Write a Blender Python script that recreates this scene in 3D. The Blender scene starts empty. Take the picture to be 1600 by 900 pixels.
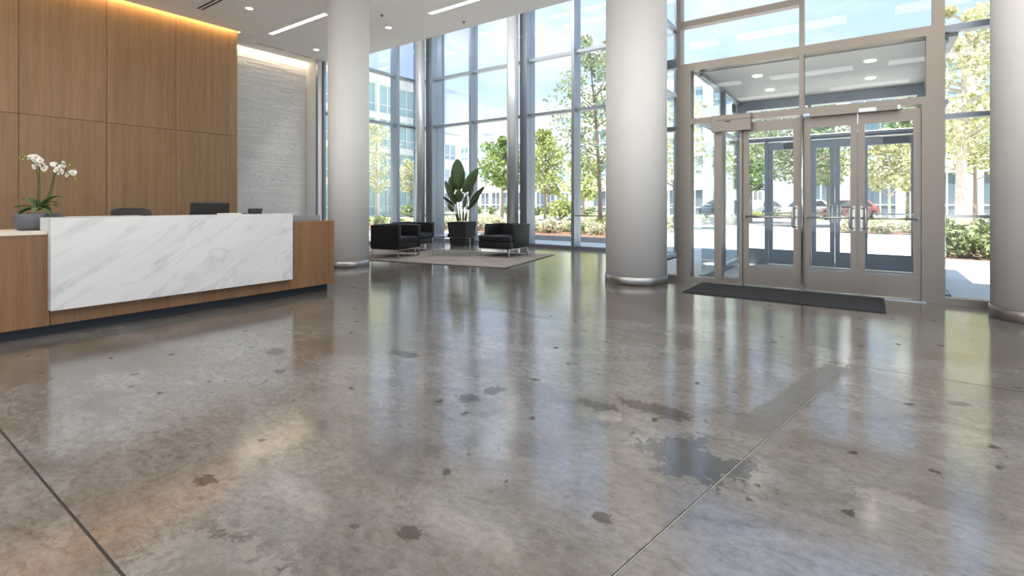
import bpy, bmesh, math, random
from mathutils import Vector, Matrix, Euler

PI = math.pi
rnd = random.Random(7)
scn = bpy.context.scene
COL = scn.collection

# ------------------------------------------------------------------ camera
cam_d = bpy.data.cameras.new('camera')
cam = bpy.data.objects.new('camera', cam_d)
COL.objects.link(cam)
cam.location = (0, 0, 1.2)
YAW = math.atan2(560, 785)
cam.rotation_euler = (PI / 2, 0, YAW)
cam_d.sensor_width = 36
cam_d.lens = 785 / 1600 * 36
cam_d.shift_y = -133 / 1600
cam_d.clip_end = 500
scn.camera = cam
scn.view_settings.view_transform = 'Standard'
scn.view_settings.look = 'None'
scn.view_settings.gamma = 1
scn.view_settings.use_curve_mapping = False
scn.view_settings.exposure = 0.55
scn.cycles.use_denoising = True
scn.cycles.max_bounces = 10
scn.cycles.diffuse_bounces = 5
scn.cycles.glossy_bounces = 5
scn.cycles.transparent_max_bounces = 32
scn.cycles.caustics_reflective = False
scn.cycles.caustics_refractive = False
scn.cycles.sample_clamp_indirect = 6

# ------------------------------------------------------------------ sky
SKY_STRENGTH = 1.25
world = bpy.data.worlds.new('sky')
scn.world = world
world.use_nodes = True
wn = world.node_tree.nodes
wl = world.node_tree.links
wn.clear()
wout = wn.new('ShaderNodeOutputWorld')
wbg = wn.new('ShaderNodeBackground')
wbg.inputs[1].default_value = SKY_STRENGTH
wtc = wn.new('ShaderNodeTexCoord')
wsep = wn.new('ShaderNodeSeparateXYZ')
wl.new(wtc.outputs['Generated'], wsep.inputs[0])
wramp = wn.new('ShaderNodeValToRGB')
wramp.color_ramp.elements[0].position = 0.0
wramp.color_ramp.elements[0].color = (0.74, 0.81, 0.88, 1)
wramp.color_ramp.elements[1].position = 0.75
wramp.color_ramp.elements[1].color = (0.25, 0.41, 0.70, 1)
e = wramp.color_ramp.elements.new(0.22)
e.color = (0.42, 0.55, 0.77, 1)
wl.new(wsep.outputs[2], wramp.inputs[0])
wmap = wn.new('ShaderNodeMapping')
wmap.inputs['Scale'].default_value = (1.3, 1.3, 3.2)
wl.new(wtc.outputs['Generated'], wmap.inputs[0])
wnoi = wn.new('ShaderNodeTexNoise')
wnoi.inputs['Scale'].default_value = 2.3
wnoi.inputs['Detail'].default_value = 6
wnoi.inputs['Roughness'].default_value = 0.55
wl.new(wmap.outputs[0], wnoi.inputs['Vector'])
wcr = wn.new('ShaderNodeValToRGB')
wcr.color_ramp.elements[0].position = 0.44
wcr.color_ramp.elements[1].position = 0.72
wl.new(wnoi.outputs['Fac'], wcr.inputs[0])
wmix = wn.new('ShaderNodeMixRGB')
wmix.inputs[2].default_value = (0.72, 0.77, 0.84, 1)
wl.new(wcr.outputs[0], wmix.inputs[0])
wl.new(wramp.outputs[0], wmix.inputs[1])
wl.new(wmix.outputs[0], wbg.inputs[0])
wl.new(wbg.outputs[0], wout.inputs[0])

# ------------------------------------------------------------------ sun
sun_d = bpy.data.lights.new('sun', 'SUN')
sun_d.energy = 10.5
sun_d.angle = math.radians(0.6)
sun_d.color = (1.0, 0.95, 0.86)
sun = bpy.data.objects.new('sun', sun_d)
COL.objects.link(sun)
sdir = Vector((-0.25, -0.70, 2.0)).normalized()      # towards the sun
sun.rotation_euler = sdir.to_track_quat('Z', 'Y').to_euler()
sun.location = (-10, -30, 40)

# lamp strengths (each lamp's own builder uses these)
FILL_PANEL_L = 6.0
DOWN_L = 8.0
COVE_WOOD_L = 19.0
COVE_STONE_L = 26.0

# ------------------------------------------------------------------ materials
MATS = {}


class NT:
    def __init__(self, name):
        self.m = bpy.data.materials.new(name)
        self.m.use_nodes = True
        self.n = self.m.node_tree.nodes
        self.l = self.m.node_tree.links
        self.n.clear()
        self.out = self.n.new('ShaderNodeOutputMaterial')
        MATS[name] = self.m

    def node(self, t, **kw):
        nd = self.n.new('ShaderNode' + t)
        for k, v in kw.items():
            if hasattr(nd, k):
                setattr(nd, k, v)
            else:
                nd.inputs[k].default_value = v
        return nd

    def link(self, a, b):
        self.l.new(a, b)

    def math(self, op, a, b=None, clamp=False):
        nd = self.n.new('ShaderNodeMath')
        nd.operation = op
        nd.use_clamp = clamp
        for i, v in enumerate((a, b)):
            if v is None:
                continue
            if isinstance(v, (int, float)):
                nd.inputs[i].default_value = v
            else:
                self.l.new(v, nd.inputs[i])
        return nd.outputs[0]

    def mix(self, fac, a, b, blend='MIX'):
        nd = self.n.new('ShaderNodeMixRGB')
        nd.blend_type = blend
        for i, v in enumerate((fac, a, b)):
            if isinstance(v, (int, float)):
                nd.inputs[i].default_value = v
            elif isinstance(v, tuple):
                nd.inputs[i].default_value = v if len(v) == 4 else v + (1,)
            else:
                self.l.new(v, nd.inputs[i])
        return nd.outputs[0]

    def noise(self, vec, scale, detail=4, rough=0.5, dist=0.0):
        nd = self.n.new('ShaderNodeTexNoise')
        nd.inputs['Scale'].default_value = scale
        nd.inputs['Detail'].default_value = detail
        nd.inputs['Roughness'].default_value = rough
        nd.inputs['Distortion'].default_value = dist
        if vec is not None:
            self.l.new(vec, nd.inputs['Vector'])
        return nd.outputs['Fac']

    def ramp(self, v, pts):
        nd = self.n.new('ShaderNodeValToRGB')
        els = nd.color_ramp.elements
        while len(els) < len(pts):
            els.new(0.5)
        for e_, (p, c_) in zip(els, pts):
            e_.position = p
            e_.color = c_ if len(c_) == 4 else tuple(c_) + (1,)
        self.l.new(v, nd.inputs[0])
        return nd.outputs[0]

    def coords(self, kind='Object', scale=(1, 1, 1), rot=(0, 0, 0)):
        tc = self.n.new('ShaderNodeTexCoord')
        mp = self.n.new('ShaderNodeMapping')
        mp.inputs['Scale'].default_value = scale
        mp.inputs['Rotation'].default_value = rot
        self.l.new(tc.outputs[kind], mp.inputs[0])
        return mp.outputs[0]

    def pbsdf(self, **kw):
        b = self.n.new('ShaderNodeBsdfPrincipled')
        for k, v in kw.items():
            k = k.replace('_', ' ')
            if isinstance(v, (int, float)):
                b.inputs[k].default_value = v
            elif isinstance(v, tuple):
                b.inputs[k].default_value = v if len(v) == 4 else v + (1,)
            else:
                self.l.new(v, b.inputs[k])
        return b

    def finish(self, sh):
        self.l.new(sh.outputs[0] if hasattr(sh, 'outputs') else sh, self.out.inputs[0])
        return self.m

    def bump(self, h, strength=0.2, dist=0.01):
        nd = self.n.new('ShaderNodeBump')
        nd.inputs['Strength'].default_value = strength
        nd.inputs['Distance'].default_value = dist
        self.l.new(h, nd.inputs['Height'])
        return nd.outputs[0]


def simple(name, colr, rough=0.5, metal=0.0, var=0.08, scale=6.0, spec=0.5, bump=0.0, bscale=60):
    t = NT(name)
    co = t.coords()
    nz = t.noise(co, scale, 4)
    dark = tuple(c * (1 - var) for c in colr)
    lite = tuple(min(1, c * (1 + var)) for c in colr)
    c = t.mix(nz, dark, lite)
    b = t.pbsdf(Base_Color=c, Roughness=rough, Metallic=metal)
    b.inputs['Specular IOR Level'].default_value = spec
    if bump:
        t.link(t.bump(t.noise(co, bscale, 3), bump, 0.01), b.inputs['Normal'])
    return t.finish(b)


simple('white_paint', (0.80, 0.79, 0.77), 0.55, var=0.015, scale=1.5)
simple('column_paint', (0.82, 0.805, 0.785), 0.6, var=0.012, scale=2)
simple('ceiling_paint', (0.90, 0.89, 0.88), 0.7, var=0.01, scale=1)
simple('steel', (0.62, 0.61, 0.60), 0.28, 1.0, var=0.05, scale=3)
simple('brushed_steel', (0.42, 0.41, 0.40), 0.33, 1.0, var=0.06, scale=5)
simple('chrome', (0.75, 0.75, 0.76), 0.12, 1.0, var=0.02)
simple('aluminium', (0.31, 0.27, 0.235), 0.42, 0.65, var=0.05, scale=2)
simple('aluminium_sky_tint', (0.25, 0.285, 0.33), 0.36, 0.75, var=0.04, scale=2)  # same metal as the entrance, blue sky light put into its colour
simple('dark_gasket', (0.03, 0.03, 0.03), 0.6)
simple('black_plastic', (0.018, 0.018, 0.02), 0.4)
simple('grey_plastic', (0.16, 0.16, 0.17), 0.4)
simple('black_leather', (0.011, 0.012, 0.014), 0.45, var=0.2, scale=20, spec=0.28, bump=0.08, bscale=300)
simple('chair_fabric', (0.055, 0.05, 0.052), 0.8, var=0.2, scale=60)
simple('kick_dark', (0.03, 0.036, 0.045), 0.5)
simple('counter_cream', (0.78, 0.70, 0.60), 0.3, var=0.02)
simple('paper_white', (0.85, 0.82, 0.77), 0.7, var=0.02)
simple('planter_grey', (0.022, 0.024, 0.027), 0.55, spec=0.3, var=0.15, scale=9)
simple('bowl_grey', (0.085, 0.088, 0.10), 0.5, var=0.15, scale=12)
simple('soil', (0.05, 0.035, 0.025), 0.95, var=0.4, scale=40)
simple('bark', (0.26, 0.21, 0.17), 0.9, var=0.35, scale=14, bump=0.4, bscale=30)
simple('pale_bark', (0.55, 0.50, 0.44), 0.9, var=0.25, scale=12, bump=0.3, bscale=30)
simple('concrete_walk', (0.70, 0.70, 0.69), 0.75, var=0.05, scale=2)
simple('driveway', (0.72, 0.70, 0.66), 0.8, var=0.07, scale=0.6)
simple('asphalt', (0.20, 0.20, 0.205), 0.85, var=0.12, scale=1.2)
simple('curb_stone', (0.42, 0.42, 0.42), 0.8, var=0.1, scale=4)
simple('mulch', (0.17, 0.10, 0.065), 0.95, var=0.5, scale=25, bump=0.6, bscale=40)
simple('lawn_green', (0.24, 0.30, 0.10), 0.95, var=0.3, scale=3, bump=0.4, bscale=60)
simple('building_white', (0.82, 0.80, 0.78), 0.7, var=0.03, scale=0.5)
simple('building_grey', (0.48, 0.50, 0.52), 0.6, var=0.05, scale=0.5)
simple('building_pink', (0.80, 0.70, 0.64), 0.7, var=0.03, scale=0.5)
simple('car_dark', (0.05, 0.06, 0.08), 0.2, 0.3, var=0.05)
simple('car_silver', (0.55, 0.56, 0.58), 0.25, 0.6, var=0.04)
simple('car_white', (0.80, 0.80, 0.80), 0.25, 0.0, var=0.02)
simple('car_red', (0.38, 0.10, 0.10), 0.25, 0.0, var=0.05)
simple('tyre', (0.02, 0.02, 0.02), 0.8)
simple('stem_green', (0.06, 0.085, 0.025), 0.5, var=0.25, scale=20)
simple('orchid_white', (0.88, 0.86, 0.80), 0.5, var=0.03)
simple('orchid_yellow', (0.60, 0.48, 0.08), 0.5, var=0.2)
simple('rug_edge', (0.035, 0.03, 0.032), 0.9)
simple('mat_charcoal', (0.035, 0.037, 0.042), 0.95, var=0.25, scale=120, bump=0.3, bscale=400)
simple('mat_rubber', (0.02, 0.02, 0.02), 0.7)
simple('grout_dark', (0.03, 0.027, 0.024), 0.9)
simple('joint_filler', (0.34, 0.325, 0.30), 0.7, var=0.5, scale=30)


def glass_mat(name, tint, refl=1.0, ior=1.45):
    t = NT(name)
    tr = t.node('BsdfTransparent')
    tr.inputs[0].default_value = tint + (1,)
    gl = t.node('BsdfGlossy')
    gl.inputs['Roughness'].default_value = 0.0
    gl.inputs['Color'].default_value = (0.95, 0.97, 1.0, 1)
    fr = t.node('Fresnel')
    fr.inputs[0].default_value = ior
    f = t.math('MULTIPLY', fr.outputs[0], refl, True)
    mx = t.node('MixShader')
    t.link(f, mx.inputs[0])
    t.link(tr.outputs[0], mx.inputs[1])
    t.link(gl.outputs[0], mx.inputs[2])
    return t.finish(mx)


glass_mat('clear_glass', (0.97, 0.982, 0.987), 0.42)
glass_mat('green_glass', (0.90, 0.955, 0.95), 0.6)
glass_mat('table_glass', (0.74, 0.86, 0.84), 3.0)


def window_far(name, c1, c2):
    t = NT(name)
    co = t.coords('Object', (0.4, 0.4, 0.25))
    nz = t.noise(co, 1.3, 3)
    c = t.mix(nz, c1, c2)
    b = t.pbsdf(Base_Color=c, Roughness=0.08, Metallic=0.0)
    b.inputs['Specular IOR Level'].default_value = 0.9
    return t.finish(b)


window_far('far_blue_glass', (0.20, 0.34, 0.48), (0.36, 0.52, 0.66))
window_far('far_teal_glass', (0.26, 0.44, 0.47), (0.44, 0.62, 0.66))
window_far('far_dark_glass', (0.07, 0.10, 0.13), (0.16, 0.21, 0.26))
window_far('car_glass', (0.02, 0.03, 0.04), (0.05, 0.06, 0.07))


def emit(name, colr, strength):
    t = NT(name)
    nz = t.noise(t.coords(), 8, 2)
    c = t.mix(nz, colr, tuple(min(1, k * 1.02) for k in colr))
    em = t.node('Emission')
    em.inputs[1].default_value = strength
    t.link(c, em.inputs[0])
    return t.finish(em)


emit('linear_light', (1.0, 0.96, 0.91), FILL_PANEL_L)  # glow of the ceiling panels added out of view
emit('linear_light_soft', (1.0, 0.93, 0.84), 4.5)
emit('bay_fill_light', (1.0, 0.96, 0.91), 24.0)
emit('down_light', (1.0, 0.90, 0.78), DOWN_L)
emit('cove_amber', (1.0, 0.62, 0.25), COVE_WOOD_L)
emit('cove_warm', (1.0, 0.78, 0.52), COVE_STONE_L)


def wood(name, c1, c2, c3, rough=0.42):
    t = NT(name)
    oi = t.node('ObjectInfo')
    co = t.coords('Object', (14, 14, 0.55))
    off = t.node('VectorMath')
    off.operation = 'ADD'
    t.link(co, off.inputs[0])
    cmb = t.node('CombineXYZ')
    t.link(t.math('MULTIPLY', oi.outputs['Random'], 40), cmb.inputs[1])
    t.link(t.math('MULTIPLY', oi.outputs['Random'], 17), cmb.inputs[2])
    t.link(cmb.outputs[0], off.inputs[1])
    v = off.outputs[0]
    g = t.noise(v, 1.0, 5, 0.6, 0.6)
    fine = t.noise(v, 7.0, 4, 0.6)
    c = t.ramp(g, [(0.3, c1), (0.5, c2), (0.72, c3)])
    c = t.mix(0.35, c, t.ramp(fine, [(0.35, c1), (0.65, c3)]))
    band = t.noise(t.coords('Object', (2.2, 2.2, 0.05)), 1.0, 2)
    c = t.mix(0.5, c, t.ramp(band, [(0.35, (0.72, 0.72, 0.72)), (0.65, (1, 1, 1))]), 'MULTIPLY')
    b = t.pbsdf(Base_Color=c, Roughness=rough)
    b.inputs['Specular IOR Level'].default_value = 0.4
    t.link(t.bump(fine, 0.05, 0.003), b.inputs['Normal'])
    return t.finish(b)


wood('wood_veneer', (0.255, 0.145, 0.068), (0.335, 0.20, 0.103), (0.405, 0.255, 0.142))
wood('desk_wood', (0.21, 0.105, 0.048), (0.28, 0.15, 0.072), (0.345, 0.195, 0.10))


def marble():
    t = NT('marble')
    co = t.coords('Object', (1, 1, 1), (math.radians(-37), 0, 0))
    mp = t.node('Mapping')
    mp.inputs['Scale'].default_value = (1.0, 0.8, 3.2)
    t.link(co, mp.inputs[0])
    v = mp.outputs[0]
    n1 = t.noise(v, 1.25, 7, 0.62, 0.7)
    vein = t.math('ABSOLUTE', t.math('SUBTRACT', n1, 0.5))
    vm = t.ramp(vein, [(0.0, (1, 1, 1)), (0.018, (0.35, 0.35, 0.35)), (0.06, (0, 0, 0))])
    brk = t.ramp(t.noise(v, 2.1, 3), [(0.42, (0, 0, 0)), (0.62, (1, 1, 1))])
    vm = t.mix(1.0, vm, brk, 'MULTIPLY')
    cloud = t.noise(v, 1.6, 4, 0.6, 0.5)
    base = t.ramp(cloud, [(0.3, (0.70, 0.70, 0.705)), (0.55, (0.77, 0.768, 0.765)), (0.75, (0.79, 0.785, 0.78))])
    c = t.mix(t.math('MULTIPLY', vm, 0.5), base, (0.42, 0.41, 0.41))
    b = t.pbsdf(Base_Color=c, Roughness=0.22)
    return t.finish(b)


marble()


def stone_mat():
    t = NT('ledge_stone')
    geo = t.node('NewGeometry')
    r = geo.outputs['Random Per Island']
    c = t.ramp(r, [(0.0, (0.72, 0.715, 0.71)), (0.5, (0.74, 0.735, 0.73)), (1.0, (0.82, 0.81, 0.80))])
    n = t.noise(t.coords('Object', (1, 2, 12)), 4, 5)
    c = t.mix(0.3, c, t.ramp(n, [(0.3, (0.62, 0.61, 0.60)), (0.7, (0.85, 0.84, 0.83))]))
    b = t.pbsdf(Base_Color=c, Roughness=0.75)
    t.link(t.bump(n, 0.25, 0.01), b.inputs['Normal'])
    return t.finish(b)


stone_mat()


def rug_mat():
    t = NT('rug_pile')
    n1 = t.noise(t.coords('Object', (1, 1, 1)), 1.6, 5, 0.6)
    n2 = t.noise(t.coords('Object', (1, 1, 1)), 160, 2)
    c = t.ramp(n1, [(0.3, (0.20, 0.17, 0.155)), (0.7, (0.32, 0.285, 0.265))])
    c = t.mix(0.25, c, t.ramp(n2, [(0.3, (0.12, 0.11, 0.10)), (0.7, (0.42, 0.39, 0.36))]))
    b = t.pbsdf(Base_Color=c, Roughness=0.95)
    b.inputs['Specular IOR Level'].default_value = 0.1
    t.link(t.bump(n2, 0.4, 0.006), b.inputs['Normal'])
    return t.finish(b)


rug_mat()


def floor_mat():
    t = NT('polished_concrete')
    geo = t.node('NewGeometry')
    P = geo.outputs['Position']

    def sc(v, s):
        m = t.node('VectorMath')
        m.operation = 'MULTIPLY'
        t.link(v, m.inputs[0])
        m.inputs[1].default_value = s
        return m.outputs[0]
    # broad mottling, trowelled more along one direction
    big = t.noise(sc(P, (0.55, 0.8, 1)), 1.0, 5, 0.6, 0.4)
    mid = t.noise(sc(P, (1.6, 2.6, 1)), 1.3, 6, 0.62, 0.8)
    fine = t.noise(P, 26, 4, 0.65)
    grain = t.noise(P, 140, 2, 0.6)
    c = t.ramp(big, [(0.30, (0.118, 0.092, 0.070)), (0.46, (0.178, 0.158, 0.138)), (0.66, (0.232, 0.230, 0.228))])
    c = t.mix(0.8, c, t.ramp(mid, [(0.30, (0.55, 0.52, 0.49)), (0.5, (0.95, 0.94, 0.93)), (0.72, (1.22, 1.21, 1.20))]), 'MULTIPLY')
    c = t.mix(0.55, c, t.ramp(fine, [(0.32, (0.56, 0.54, 0.52)), (0.52, (1.0, 1.0, 1.0)), (0.7, (1.2, 1.2, 1.2))]), 'MULTIPLY')
    c = t.mix(0.5, c, t.ramp(grain, [(0.3, (0.62, 0.61, 0.60)), (0.7, (1.1, 1.1, 1.1))]), 'MULTIPLY')
    fib = t.noise(sc(P, (1.0, 2.2, 1)), 9.0, 6, 0.7, 1.2)
    c = t.mix(0.7, c, t.ramp(fib, [(0.34, (0.62, 0.60, 0.58)), (0.5, (1, 1, 1)), (0.68, (1.22, 1.21, 1.20))]), 'MULTIPLY')
    # hairline crazing
    crk = t.noise(sc(P, (0.9, 1.7, 1)), 1.6, 8, 0.7, 1.1)
    crm = t.ramp(t.math('ABSOLUTE', t.math('SUBTRACT', crk, 0.5)), [(0.0, (1, 1, 1)), (0.008, (0.3, 0.3, 0.3)), (0.018, (0, 0, 0))])
    brk = t.ramp(t.noise(P, 1.1, 4), [(0.50, (0, 0, 0)), (0.62, (1, 1, 1))])
    crm = t.mix(1.0, crm, brk, 'MULTIPLY')
    c = t.mix(t.math('MULTIPLY', crm, 0.75), c, (0.10, 0.085, 0.07))
    # small pits
    vo = t.node('TexVoronoi')
    vo.voronoi_dimensions = '2D'
    vo.inputs['Scale'].default_value = 3.4
    wob = t.node('VectorMath')
    wob.operation = 'ADD'
    t.link(P, wob.inputs[0])
    nzc = t.node('TexNoise')
    nzc.inputs['Scale'].default_value = 14
    t.link(P, nzc.inputs['Vector'])
    t.link(sc(nzc.outputs['Color'], (0.11, 0.11, 0.11)), wob.inputs[1])
    t.link(wob.outputs[0], vo.inputs['Vector'])
    pick = t.node('SeparateColor')
    t.link(vo.outputs['Color'], pick.inputs[0])
    rad = t.math('MULTIPLY', t.math('SUBTRACT', pick.outputs[0], 0.45), 0.16)
    pit = t.math('MULTIPLY', t.math('SUBTRACT', rad, vo.outputs['Distance']), 70, True)
    c = t.mix(t.math('MULTIPLY', pit, 0.7), c, (0.06, 0.054, 0.05))
    # ragged noise that tears every stain outline
    tear = t.math('ADD', t.math('SUBTRACT', t.noise(P, 5.5, 7, 0.68, 0.5), 0.5), t.math('MULTIPLY', t.math('SUBTRACT', t.noise(P, 24, 4, 0.65, 0.8), 0.5), 0.9))

    def spot(cx, cy, rx, ry, k=2.2, sharp=9, rot=0.0):
        s = t.node('VectorMath')
        s.operation = 'SUBTRACT'
        t.link(P, s.inputs[0])
        s.inputs[1].default_value = (cx, cy, 0)
        v = s.outputs[0]
        if rot:
            r = t.node('VectorRotate')
            r.rotation_type = 'Z_AXIS'
            r.inputs['Angle'].default_value = -rot
            t.link(v, r.inputs['Vector'])
            v = r.outputs[0]
        v = sc(v, (1 / rx, 1 / ry, 0))
        ln = t.node('VectorMath')
        ln.operation = 'LENGTH'
        t.link(v, ln.inputs[0])
        m = t.math('SUBTRACT', 1.25, ln.outputs['Value'])
        m = t.math('ADD', m, t.math('MULTIPLY', tear, k))
        return t.math('MULTIPLY', m, sharp, True)

    def union(lst):
        o = lst[0]
        for q in lst[1:]:
            o = t.math('MAXIMUM', o, q)
        return o
    brown = union([spot(*a) for a in STAINS_BROWN])
    c = t.mix(t.math('MULTIPLY', brown, 0.78), c, (0.055, 0.043, 0.033))
    halo = union([spot(*a) for a in STAINS_PALE])
    c = t.mix(t.math('MULTIPLY', halo, 0.35), c, (0.36, 0.33, 0.30))
    # worn repair strip running to the doors
    v = t.node('VectorMath')
    v.operation = 'SUBTRACT'
    t.link(P, v.inputs[0])
    v.inputs[1].default_value = STRIP[0] + (0,)
    rr = t.node('VectorRotate')
    rr.rotation_type = 'Z_AXIS'
    rr.inputs['Angle'].default_value = -STRIP[3]
    t.link(v.outputs[0], rr.inputs['Vector'])
    sp = t.node('SeparateXYZ')
    t.link(rr.outputs[0], sp.inputs[0])
    tj = t.math('MULTIPLY', tear, 0.16)
    ex = t.math('SUBTRACT', STRIP[2], t.math('ABSOLUTE', t.math('ADD', sp.outputs[0], tj)))
    ey = t.math('SUBTRACT', STRIP[1], t.math('ABSOLUTE', t.math('ADD', sp.outputs[1], tj)))
    strip = t.math('MULTIPLY', t.math('MINIMUM', ex, ey), 120, True)
    c = t.mix(t.math('MULTIPLY', strip, 0.85), c, t.mix(fine, (0.105, 0.096, 0.085), (0.165, 0.154, 0.14)))
    grey = t.math('MULTIPLY', union([spot(*a) for a in STAINS_GREY]),
                  t.math('SUBTRACT', 1.0, union([spot(*a) for a in STAINS_HOLE])), True)
    c = t.mix(t.math('MULTIPLY', grey, 0.85), c, t.mix(mid, (0.030, 0.032, 0.038), (0.065, 0.066, 0.072)))
    r = t.math('ADD', 0.10, t.math('MULTIPLY', t.noise(P, 2.2, 5, 0.6), 0.075))
    r = t.math('ADD', r, t.math('MULTIPLY', strip, 0.06))
    b = t.pbsdf(Base_Color=c, Roughness=r)
    b.inputs['IOR'].default_value = 2.3
    dull = t.math('MAXIMUM', t.math('MAXIMUM', pit, t.math('MULTIPLY', brown, 0.75)), t.math('MULTIPLY', strip, 0.85))
    dull = t.math('MAXIMUM', dull, t.math('MULTIPLY', crm, 0.8))
    t.link(t.math('MULTIPLY', t.math('SUBTRACT', 1.0, dull), 0.5), b.inputs['Specular IOR Level'])
    hgt = t.math('ADD', t.math('MULTIPLY', t.noise(P, 3.5, 3), 1.0), t.math('MULTIPLY', fine, 0.10))
    t.link(t.bump(hgt, 0.014, 0.05), b.inputs['Normal'])
    return t.finish(b)


STAINS_BROWN = [(-1.62, 0.72, 0.22, 0.10, 2.6, 7), (-1.33, 0.82, 0.13, 0.06, 3.2, 7), (-2.34, 1.00, 0.05, 0.032, 3.6, 8),
                (-1.36, 1.27, 0.05, 0.028, 3.4, 8), (-0.83, 1.76, 0.05, 0.03, 3.6, 8),
                (-1.03, 2.86, 0.17, 0.07, 3.2, 7), (-1.30, 2.72, 0.11, 0.06, 3.6, 7), (0.22, 1.96, 0.12, 0.05, 3.6, 8),
                (-3.9, 2.2, 0.10, 0.06, 2.6, 7), (-3.42, 1.95, 0.05, 0.04, 2.6, 8), (-3.0, 2.75, 0.14, 0.05, 3.2, 6),
                (0.43, 4.0, 0.05, 0.035, 3.2, 9), (0.62, 2.62, 0.07, 0.03, 3.2, 9), (-1.95, 2.55, 0.05, 0.06, 4.0, 9), (-2.02, 2.36, 0.05, 0.05, 4.0, 9)]
STAINS_PALE = [(-1.72, 0.76, 0.30, 0.14, 3.0, 4), (-1.2, 2.62, 0.05, 0.06, 2.5, 8), (0.05, 2.55, 0.10, 0.05, 3.0, 5)]
STAINS_GREY = [(-0.66, 2.44, 0.21, 0.19, 2.4, 9)]
STAINS_HOLE = [(-0.58, 2.60, 0.085, 0.09, 2.0, 9)]
STRIP = ((-0.36, 3.62), 0.80, 0.105, math.radians(-12.5))
floor_mat()


def leaf_mat(name, c1, c2, c3, trans=0.35):
    t = NT(name)
    geo = t.node('NewGeometry')
    c = t.ramp(geo.outputs['Random Per Island'], [(0.0, c1), (0.5, c2), (1.0, c3)])
    d = t.node('BsdfDiffuse')
    tr = t.node('BsdfTranslucent')
    t.link(c, d.inputs[0])
    t.link(c, tr.inputs[0])
    mx = t.node('MixShader')
    mx.inputs[0].default_value = trans
    t.link(d.outputs[0], mx.inputs[1])
    t.link(tr.outputs[0], mx.inputs[2])
    return t.finish(mx)


leaf_mat('leaf_green', (0.12, 0.19, 0.06), (0.20, 0.29, 0.09), (0.34, 0.42, 0.14))
leaf_mat('leaf_lime', (0.26, 0.32, 0.11), (0.40, 0.45, 0.18), (0.56, 0.59, 0.27))
leaf_mat('leaf_grey_green', (0.17, 0.23, 0.13), (0.27, 0.33, 0.19), (0.42, 0.46, 0.27))
leaf_mat('leaf_yellow', (0.42, 0.42, 0.21), (0.56, 0.55, 0.32), (0.72, 0.70, 0.46))
leaf_mat('leaf_pale', (0.42, 0.46, 0.24), (0.58, 0.60, 0.34), (0.74, 0.74, 0.46))
leaf_mat('shrub_green', (0.12, 0.17, 0.08), (0.22, 0.28, 0.13), (0.38, 0.42, 0.22), 0.25)
leaf_mat('shrub_pale', (0.36, 0.40, 0.25), (0.52, 0.52, 0.36), (0.74, 0.66, 0.52), 0.3)


def paddle_mat():
    t = NT('paddle_leaf')
    w = t.node('TexWave')
    w.inputs['Scale'].default_value = 9
    w.inputs['Distortion'].default_value = 1.5
    t.link(t.coords('Object', (1, 1, 1)), w.inputs['Vector'])
    n = t.noise(t.coords(), 5, 4)
    c = t.mix(n, (0.045, 0.085, 0.032), (0.12, 0.19, 0.075))
    c = t.mix(0.15, c, w.outputs['Color'], 'OVERLAY')
    b = t.pbsdf(Base_Color=c, Roughness=0.42)
    tr = t.node('BsdfTranslucent')
    t.link(c, tr.inputs[0])
    mx = t.node('MixShader')
    mx.inputs[0].default_value = 0.25
    t.link(b.outputs[0], mx.inputs[1])
    t.link(tr.outputs[0], mx.inputs[2])
    return t.finish(mx)


paddle_mat()

# ------------------------------------------------------------------ builders


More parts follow.
